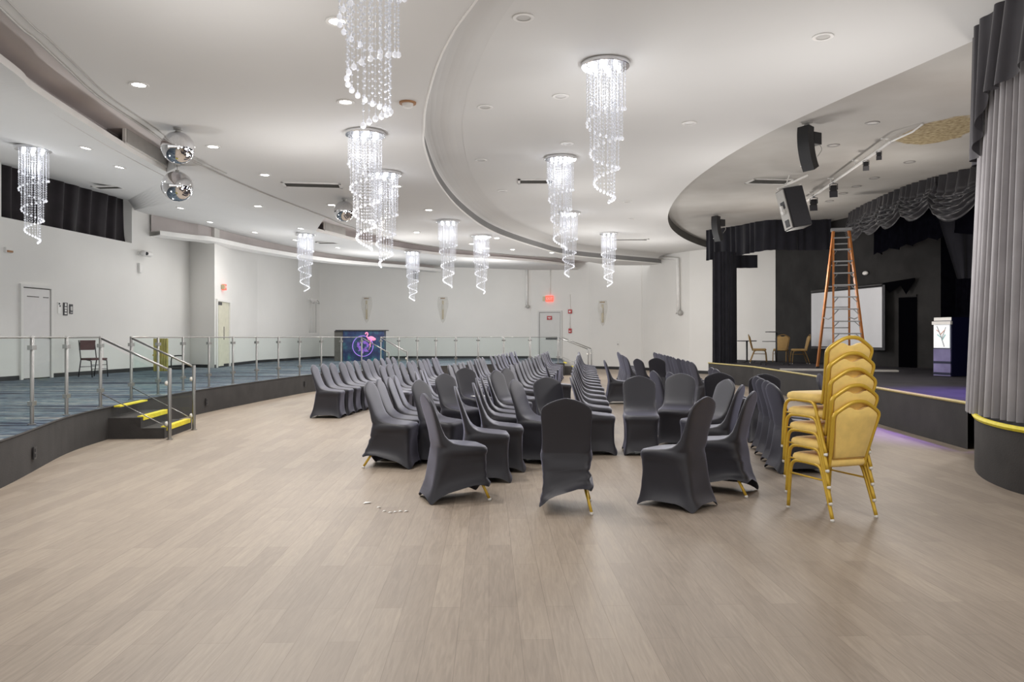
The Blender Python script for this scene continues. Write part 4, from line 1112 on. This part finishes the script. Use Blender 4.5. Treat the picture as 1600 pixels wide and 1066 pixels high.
# rolling stand
o = thing('rolling_stand', 'black two-tray rolling stand on stage among the tan chairs', 'stand', (7.97,23.3,ZS))
MB().tube([(.05,0,.06),(.05,0,1.0)], .028, 8).obj('column', M['blackplastic'], o, smooth=True)
MB().box((0,0,1.0), (.46,.34,.025)).obj('top_tray', M['blackplastic'], o)
MB().box((-.17,0,.71), (.32,.30,.02)).obj('lower_tray', M['blackplastic'], o)
MB().box((0,-.22,.07), (.74,.04,.03)).box((0,.22,.07), (.74,.04,.03)).box((.05,0,.07), (.05,.44,.03)).obj('base', M['blackplastic'], o)
for x in (-.35,.35):
    for y in (-.22,.22): MB().lathe((x,y,.03), [(.03,-.014),(.03,.014)], 12, axis='X').obj('caster', M['black'], o)
# board lying on the stage
a, b = P(1219,577,ZS+.03), P(1402,579,ZS+.03)
tag(MB().bar(Vector((a.x,a.y,ZS+.02)), Vector((b.x,b.y,ZS+.02)), .35, .04).obj('board', M['plank']), 'long pale board lying flat across the stage floor', 'board')
# projection screen
sa_, sb_ = on_line(1274, W('H'), W('I')), on_line(1387, W('I'), W('J')) if False else on_line(1385, W('H'), W('I')+(W('I')-W('H'))*.2)
nn = Vector((-(sb_-sa_).y, (sb_-sa_).x, 0)).normalized()
if nn.x > 0: nn = -nn
sa_ += nn*.12; sb_ += nn*.12
zt0, zb0 = CAMZ-(459-CY)*sa_.y/F, CAMZ-(541-CY)*sa_.y/F
o = thing('projection_screen', 'white projection screen with black border on the stage wall', 'screen', (sa_.x, sa_.y, 0))
v = sb_-sa_; L = v.length; u = v.normalized()
def upright(name, x0, x1, z0, z1, th, m, off=0):
    return MB().bar(u*x0+nn*off+Vector((0,0,(z0+z1)/2)), u*x1+nn*off+Vector((0,0,(z0+z1)/2)), th, z1-z0).obj(name, m, o)
upright('border', -.05, L+.10, zb0-.08, zt0+.06, .02, M['black'])
upright('screen_cloth', 0, L, zb0, zt0, .02, M['screen'], .015)
MB().tube([Vector((0,0,zt0+.07)), v+Vector((0,0,zt0+.07))], .05, 10).obj('roller_case', M['blackplastic'], o, smooth=True)
# doorway in the black wall
d0, d1 = on_line(1405, W('I'), W('J')), on_line(1433, W('I'), W('J'))
dn_ = Vector(((d1-d0).y, -(d1-d0).x, 0)).normalized()
if dn_.y > 0: dn_ = -dn_
o = struct('door_4', MB().bar(d0+dn_*.02+Vector((0,0,1.55)), d1+dn_*.02+Vector((0,0,1.55)), .02, 1.95), M['void'])
MB().bar(d0+dn_*.03+Vector((0,0,2.57)), d1+dn_*.03+Vector((0,0,2.57)), .04, .06).obj('door_frame', M['blackwall'], o)
# black pelmet with points over the doorway
d2 = on_line(1383, W('I')+(W('H')-W('I'))*.3, W('I')); d3 = on_line(1433, W('I'), W('J'))
q0, q1 = d2+Vector((-.1,-.1,0)), d3+dn_*.1
vs = []
for t, z in ((0,2.95),(1,3.05),(1,2.98),(.72,2.6),(.55,2.86),(.2,2.66),(0,2.9)): p = q0.lerp(q1, t); vs.append((p.x, p.y, z))
tag(MB().add(vs, [(0,1,2,4,6),(2,3,4),(4,5,6)]).obj('pelmet', M['void'], fixn=False), 'black pelmet with hanging points above the stage doorway', 'pelmet')
# emergency light
loc, r, s = wall_at(1355, 427)
o = thing('emergency_light', 'white oval emergency light on the black stage wall', 'light', loc, r)
MB().ico((0,-.06,0), .09, 2, (1.3,.7,.7)).obj('lamp_head', M['white'], o, smooth=True); MB().box((0,-.02,0), (.1,.05,.1)).obj('mount', M['blackplastic'], o)
# display cabinet
pc = P(1487, 589, ZS)
o = thing('display_cabinet', 'tall navy cabinet with lit white front panel on the stage', 'cabinet', (pc.x, pc.y, ZS), math.radians(20))
hh = (589-495)*pc.y/F
MB().box((.45,.22,hh/2), (.9,.44,hh-.02)).obj('body', M['navy'], o)
ang = Matrix.Rotation(0,3,'Z')
MB().box((-.012,.22,.30), (.024,.42,.58)).obj('lower_panel', M['purple'], o)
MB().box((-.014,.22,.30), (.026,.43,.05)).box((-.014,.22,.06), (.026,.43,.05)).obj('band', M['navy'], o)
lp = MB().box((-.012,.23,.88), (.024,.39,.54)).obj('light_panel', M['litpanel'], o)
MB().box((-.02,.22,hh-.13), (.06,.46,.07)).box((.02,.22,hh-.045), (.05,.43,.07)).obj('cornice', M['white'], o)
mb = MB().tube([(-.027,.16,.64),(-.027,.24,.86),(-.027,.34,1.08)], .010, 5).tube([(-.027,.22,.80),(-.027,.12,1.06)], .008, 5)
mb.obj('branch_drawing', M['twig'], lp)
MB().tube([(-.028,.21,.78),(-.028,.13,.90)], .009, 5).tube([(-.028,.23,.83),(-.028,.33,.90)], .009, 5).obj('branch_drawing', M['turq'], lp)
MB().tube([(-.028,.25,.90),(-.028,.14,1.0)], .009, 5).tube([(-.028,.27,.94),(-.028,.35,1.0)], .008, 5).obj('branch_drawing', M['coral'], lp)

# ------------------------------------------------------------------ stage drapery
def drape(name, top_path, bot_path, m, amp, wave, rows, label, cat='curtain', cols=None, seed=0, parent=None, amp_top=None, group=None, hem=0):
    rnd = random.Random(seed)
    n = cols or 200
    A, B = resample(top_path, n), resample(bot_path, n)
    Lb = sum((b-a).length for a, b in zip(B, B[1:]))
    ph = 0; phs = []
    for i in range(n):
        phs.append(ph); ph += 2*PI*(Lb/n)/wave*(1+.45*math.sin(i*.21+seed)+rnd.uniform(-.15,.15))
    nA, nB = offs(A, 1), offs(B, 1)
    mb = MB(); vs = []; fs = []
    for r in range(rows+1):
        t = r/rows; am = (amp_top if amp_top is not None else amp*.6)*(1-t) + amp*t
        for i in range(n):
            p = A[i].lerp(B[i], t); nv = (nA[i]-A[i]).lerp(nB[i]-B[i], t)
            w = math.sin(phs[i]+.25*math.sin(3*t+i*.05)); w = math.copysign(abs(w)**.75, w)
            q = p + nv*(am*w)
            if r == rows and hem: q.z += hem*math.sin(phs[i]*.5)
            vs.append(q)
    for r in range(rows):
        for i in range(n-1): fs.append((r*n+i, r*n+i+1, (r+1)*n+i+1, (r+1)*n+i))
    mb.add(vs, fs)
    o = mb.obj(name, m, parent, smooth=True, fixn=False)
    if label: tag(o, label, cat, group)
    return o
# grand curtain at the right
zc = ZS+.02
cb = spline([(5.55,9.2,zc),(5.10,8.55,zc),(4.93,8.1,zc),(4.90,7.6,zc),(4.92,7.1,zc),(5.02,6.6,zc),(5.35,6.15,zc),(6.2,5.9,zc)], 8)
ct = spline([(5.75,9.2,ZC),(5.32,8.6,ZC),(5.16,8.1,ZC),(5.10,7.6,ZC),(5.08,7.1,ZC),(5.15,6.6,ZC),(5.45,6.2,ZC),(6.2,5.95,ZC)], 8)
drape('stage_curtain', ct, cb, M['velvet'], .048, .125, 20, 'tall pleated grey velvet curtain at the right front of the stage', cols=640, seed=2)
vt = [p + Vector((-.16,-.05,0)) for p in ct]
vb = []
for i, p in enumerate(vt):
    t = i/(len(vt)-1)
    u_ = max(0, min(1, (t-.17)/.10)); z = 3.36 + .66*u_*u_*(3-2*u_) + .05*math.sin(t*14)
    vb.append(Vector((p.x-.03, p.y-.02, z)))
drape('stage_valance', vt, vb, M['velvetdark'] if 'velvetdark' in M else M['velvet'], .05, .33, 12, 'grey velvet valance over the right stage curtain', 'valance', cols=200, seed=4)
# back valance and leg
va = [P(1104,366,ZC), P(1150,353,ZC), P(1200,344,ZC), P(1262,344,ZC), P(1318,345,ZC)]
va[0] = Vector((6.62,26.2,ZC)); va[-1] = Vector((9.85,23.7,ZC))
vtop = spline(va, 10); vbot = [Vector((p.x, p.y, 4.03+.10*min(1, i/20))) for i, p in enumerate(vtop)]
drape('back_valance', vtop, vbot, M['darkcloth'], .035, .30, 6, 'long black pleated valance under the far stage ceiling', 'valance', cols=160, seed=6)
lt = [Vector((6.42,24.6,4.15)), Vector((6.9,24.45,4.15)), Vector((7.22,24.75,4.15))]
drape('leg_curtain', spline(lt, 8), [Vector((p.x, p.y, ZS+.01)) for p in spline(lt, 8)], M['darkcloth'], .035, .12, 8, 'narrow black leg curtain at the far left end of the stage', cols=90, seed=8)
lt2 = [Vector((7.2,25.6,4.15)), Vector((8.15,25.5,4.15))]
drape('teaser_curtain', spline(lt2, 8), [Vector((p.x, p.y, 3.72)) for p in spline(lt2, 8)], M['darkcloth'], .02, .3, 4, 'short black cloth hanging behind the back valance', cols=40, seed=10)
# balloon swags
sw = spline([P(*p, ZC) for p in ((1327,337),(1333,331),(1350,321),(1407,295),(1450,280),(1532,259),(1600,246))], 12)
def swpt(px):
    i = near_px(sw, px); return i
bounds = [(1331,1361,376),(1349,1392,366),(1376,1423,357),(1410,1470,345),(1455,1545,346)]
labs = ['black satin swag at far left end of the curved stage valance','second black satin swag from left on the curved valance','middle black satin swag on the curved stage valance','fourth black satin swag from left, large and rounded','large black satin swag next to the grey curtain']
for k, (x0, x1, yb_) in enumerate(bounds):
    i0, i1 = near_px(sw, x0), near_px(sw, x1)
    if i1 - i0 < 2: i1 = i0 + 2
    base_ = resample(sw[min(i0,i1):max(i0,i1)+1], 41); nv = offs(base_, 1)
    mid = base_[20]; drop = mid.z - (CAMZ-(yb_-CY)*mid.y/F)
    vs = []; fs = []; R = 36
    nrm_ = (nv[20]-base_[20]).normalized()
    if nrm_.dot(CAM-mid) < 0: nrm_ = -nrm_
    for r in range(R+1):
        t = r/R
        for i in range(41):
            uu = i/40; s4 = 4*uu*(1-uu)
            dz = drop*t*(.24+.76*s4**.55)
            bulge = .28*drop*(t**1.4)*math.sqrt(max(s4, 0))*(1-.55*max(0,t-.8)/.2)
            fr_ = max(0, min(1, (t-.30)/.35)); fold = .085*math.sin(2*PI*(t*7.0 - .2*abs(2*uu-1)**1.5))*fr_*fr_*(3-2*fr_)*(.30+.70*s4)*(.6 if t > .95 else 1)
            pl = .06*math.sin(uu*2*PI*6+k+1.5*math.sin(uu*5))*(1-t)**.6
            p = base_[i] + nrm_*(.05 + bulge + fold + pl + .06*k*0)
            vs.append((p.x, p.y, base_[i].z - dz - .01))
    for r in range(R):
        for i in range(40): fs.append((r*41+i, r*41+i+1, (r+1)*41+i+1, (r+1)*41+i))
    tag(MB().add(vs, fs).obj('valance_swag', M['swag'], smooth=True, fixn=False), labs[k], 'valance', 'swags of the curved stage valance')
# dark inner border and drape tail behind the swags
ib_ = [p + Vector((.42,.0,0)) for p in sw[20:]]
drape('stage_border', ib_, [Vector((p.x, p.y, 3.75)) for p in ib_], M['voidcloth'], .05, .5, 5, 'black border cloth hanging behind the satin swags', 'curtain', cols=120, seed=12, hem=.06)
t0 = Q(1492, 340, 17.5); t1 = Q(1512, 340, 17.5)
drape('drape_tail', [Vector((t0.x-.4,t0.y,4.2)), Vector((t1.x+.3,t1.y-.2,4.2))], [Vector((t0.x+.05,t0.y,2.75)), Vector((t1.x,t1.y-.2,2.75))], M['darkcloth'], .05, .18, 8, 'black drape tail gathered to a point at right of the stage', cols=60, seed=14)
bk = [Q(1492,500,19.2), Q(1560,500,16.5), Q(1660,500,14)]
drape('backdrop_curtain', [Vector((p.x,p.y,5.0)) for p in bk], [Vector((p.x,p.y,ZS)) for p in bk], M['voidcloth'] if 'voidcloth' in M else M['darkcloth'], .05, .3, 6, 'black backdrop curtain behind the navy cabinet', cols=120, seed=15)
# window drape
nW = nL*.2
wa = [w0+nW, W('L1')+nW, w1+nW]
def lean(i): return 0
dt = resample([Vector((p.x,p.y,5.6)) for p in wa], 30); db = resample([Vector((p.x,p.y,4.07)) for p in wa], 30)
dirw = (w1-w0).normalized()
dt = [p + dirw*.25*math.sin(i*.9) for i, p in enumerate(dt)]
drape('window_drape', dt, db, M['blackout'], .07, .55, 8, 'dark plum drape filling the high window on the left wall', cols=160, seed=17, amp_top=.05)

# ------------------------------------------------------------------ hung speakers and lighting bar
def line_array(px, py, label, face):
    m_, n = ray(CB, px, py)
    o = thing('curved_speaker', label, 'speaker', m_, math.radians(face), 'curved speakers hung from the stage ceiling')
    L = .80; n_ = 12; vs = []; fs = []
    R_ = 1.0
    for k in range(n_+1):
        a = -.12 + .62*k/n_
        yc, z = -R_*math.cos(a)+R_ - .05, -R_*math.sin(a)*1.25-.22
        w = .12; d = .16
        tn = Vector((0, math.cos(a), math.sin(a)))
        for x, dd in ((-w,0),(w,0),(w*.8,d),(-w*.8,d)):
            vs.append((x, -(yc) + dd*math.cos(a) if False else yc*1.2 + dd*math.cos(a), z + dd*math.sin(a)))
    for k in range(n_):
        for j in range(4): fs.append((k*4+j, k*4+(j+1) % 4, (k+1)*4+(j+1) % 4, (k+1)*4+j))
    fs += [(0,1,2,3), (n_*4+3, n_*4+2, n_*4+1, n_*4)]
    MB().add(vs, fs).obj('cabinet', M['blackplastic'], o, angle=40)
    MB().box((0,.22,-.26), (.16,.18,.20)).obj('amplifier', M['blackplastic'], o)
    MB().tube([(-.05,.05,0),(-.05,.05,-.16)], .008, 6).tube([(.05,.05,0),(.05,.05,-.16)], .008, 6).box((0,.05,-.01), (.14,.1,.02)).obj('hanging_bracket', M['greymetal'], o)
    MB().tube(spline([(0,.31,-.30),(.02,.38,-.42),(0,.30,-.55)], 5), .006, 5).obj('cable', M['greymetal'], o, smooth=True)
    MB().box((-.122,.05,-.72), (.006,.05,.02)).obj('badge', M['paper'], o)
line_array(1258, 191, 'curved black speaker hanging nearer, right of the white dome', -62)
line_array(1118, 334, 'curved black speaker hanging at the far end of stage ceiling', -62)
# box speaker
c = Q(1240, 326, 17.3)
o = thing('box_speaker', 'large black box speaker hung tilted from the stage ceiling', 'speaker', c)
o.rotation_euler = (math.radians(-8), math.radians(-11), math.radians(12))
MB().box((0,0,0), (.46,.34,.92)).obj('cabinet', M['blackplastic'], o)
MB().box((.01,-.176,0), (.44,.02,.89)).obj('grille', M['grille'], o)
mb = MB()
mb.box((-.24,0,0), (.03,.30,.88)); mb.obj('side_plate', M['greymetal'], o)
for z in (-.32,.10): MB().box((-.258,-.02,z), (.012,.15,.16)).obj('handle_recess', M['black'], o)
MB().tube([(-.31,0,-.06),(-.25,0,-.04)], .05, 10).box((-.28,0,.0), (.06,.06,.2)).obj('pivot_knob', M['white'], o)
top_, _ = ray(CB, 1262, 272); 
Mi = (Matrix.Translation(c) @ o.rotation_euler.to_matrix().to_4x4()).inverted()
MB().bar(Mi @ Vector((top_.x, top_.y, ZC-.03)), Vector((-.25,0,.50)), .06, .04).bar(Vector((-.30,-.05,.50)), Vector((.29,-.05,.50)), .05, .03).tube([Vector((-.1,0,.46)), Mi @ Vector((c.x-.1, c.y, ZC))], .012, 6).obj('hanging_bracket', M['white'], o)
# lighting bar
a, b = P(1392,221,ZC-.14), P(1258,316,ZC-.14)
o = thing('lighting_bar', 'white lighting bar fixed below the stage ceiling', 'lighting bar', a)
d = b-a; ez = Vector((0,0,.12))
MB().tube([Vector((0,0,0)), d], .03, 8).obj('pipe', M['white'], o, smooth=True)
for t in (.05,.33,.62,.9):
    MB().tube([d*t, d*t+Vector((0,0,.14))], .012, 6).box(d*t+Vector((0,0,.13)), (.12,.06,.02)).obj('hanger', M['white'], o)
MB().tube([Vector((0,0,0)), Vector((.15,-.45,.05)), Vector((.2,-.7,.12))], .018, 6).obj('end_conduit', M['white'], o, smooth=True)
for t, l, sc_ in ((.10,'nearest of four black spotlights on the lighting bar',.5),(.22,'second of four black spotlights on the lighting bar',.6),(.58,'third of four black spotlights on the lighting bar',.9),(.86,'farthest of four black spotlights on the lighting bar',.95)):
    p = a + d*t
    s_ = thing('stage_spotlight', l, 'spotlight', p, math.radians(-25), 'black spotlights on the lighting bar'); s_.scale = (sc_,)*3
    MB().tube([(-.09,0,-.20),(-.09,0,-.06),(0,0,-.03),(.09,0,-.06),(.09,0,-.20)], .010, 6).box((0,0,-.0), (.05,.08,.08)).obj('yoke', M['black'], s_)
    Rm = Matrix.Rotation(math.radians(50), 3, 'X')
    h_ = MB(); h_.box((0,0,-.22), (.15,.24,.15), rot=Rm); h_.obj('lamp_body', M['black'], s_)
    q = Rm @ Vector((0,-.13,0)); MB().box((q.x, q.y, q.z-.22), (.19,.02,.19), rot=Rm).obj('barn_door', M['black'], s_)

# ------------------------------------------------------------------ litter on the floor
mb = MB(); r_ = random.Random(4)
scr = [(574,786),(592,793),(601,799),(610,801),(618,800),(626,799),(635,799)]
for k, (x, y) in enumerate(scr):
    p = P(x, y, .004); w = .035 if k == 0 else .018
    ob = MB().add([(p.x-w,p.y-w*.6,.003),(p.x+w,p.y-w*.3,.012),(p.x+w*.5,p.y+w,.004),(p.x-w*.6,p.y+w*.5,.010)], [(0,1,2),(0,2,3)]).obj('paper_scrap', M['paper'], fixn=False)
    tag(ob, 'largest white paper scrap on the wood floor' if k == 0 else 'tiny white paper scrap, %s from left in the trail on floor' % ORD[k], 'litter', 'paper scraps on the wood floor')

# ------------------------------------------------------------------ lights, world, camera
light('SPOT', 'stage_violet_lamp', (7.1, 11.3, ZC-.1), 2600, (.30,.16,1), .12, (0, 0, 0), math.radians(56), 1)
for x, y in ((7.6,15.5),(7.6,20.8),(7.0,10.5)):
    light('POINT', 'stage_fill_lamp', (x, y, 3.0), 95, (1,.93,.86), .2)  # added fill without fixtures, brightens the stage ceiling and drapery
for x, y, e in ((-8.0,10.5,210),(-8.0,15.5,190),(-7.8,20.5,190),(-6.4,26.0,150)):
    light('SPOT', 'added_bay_uplight', (x, y, .75), e, (1,.99,.97), .2, (PI,0,0), math.radians(125), .8)  # added upward fill with no fixture, lifts the left bay ceiling
for x, y, z, e in ((3.2,4.0,2.7,100),(3.9,9.0,2.7,95),(1.2,10.5,2.7,70),(4.3,14.5,2.7,95),(1.6,17.5,2.7,80),(4.6,20.5,2.7,95),(2.4,24.5,2.7,105),(5.0,27.0,2.7,120),(-2.6,6.6,2.7,70),
                (-1.0,30.5,2.9,170),(-5.5,29.5,2.9,150),(-3.0,23.5,2.9,80),(-3.2,12.0,2.9,60),(-7.5,24.0,2.9,40)):
    light('POINT', 'house_fill_lamp', (x, y, z), e, (1,.98,.96), .35)  # added soft fill spread through the hall, no fixtures behind it
w = bpy.data.worlds.new('hall_ambient'); sc.world = w; w.use_nodes = True
bg = w.node_tree.nodes['Background']; bg.inputs['Color'].default_value = (1,.985,.96,1); bg.inputs['Strength'].default_value = .9
cam = bpy.data.cameras.new('camera'); co = bpy.data.objects.new('camera', cam); COL.objects.link(co)
co.location = CAM; co.rotation_euler = (PI/2, 0, 0); cam.sensor_width = 36; cam.lens = 36*F/1600; cam.shift_y = (CY-533)/1600
cam.clip_end = 200; sc.camera = co
sc.view_settings.view_transform = 'Standard'; sc.view_settings.look = 'None'; sc.view_settings.exposure = .20
sc.cycles.max_bounces = 10; sc.cycles.diffuse_bounces = 8; sc.cycles.transparent_max_bounces = 16
sc.cycles.use_denoising = True; sc.cycles.sample_clamp_indirect = 6
sc.cycles.caustics_reflective = False; sc.cycles.caustics_refractive = False
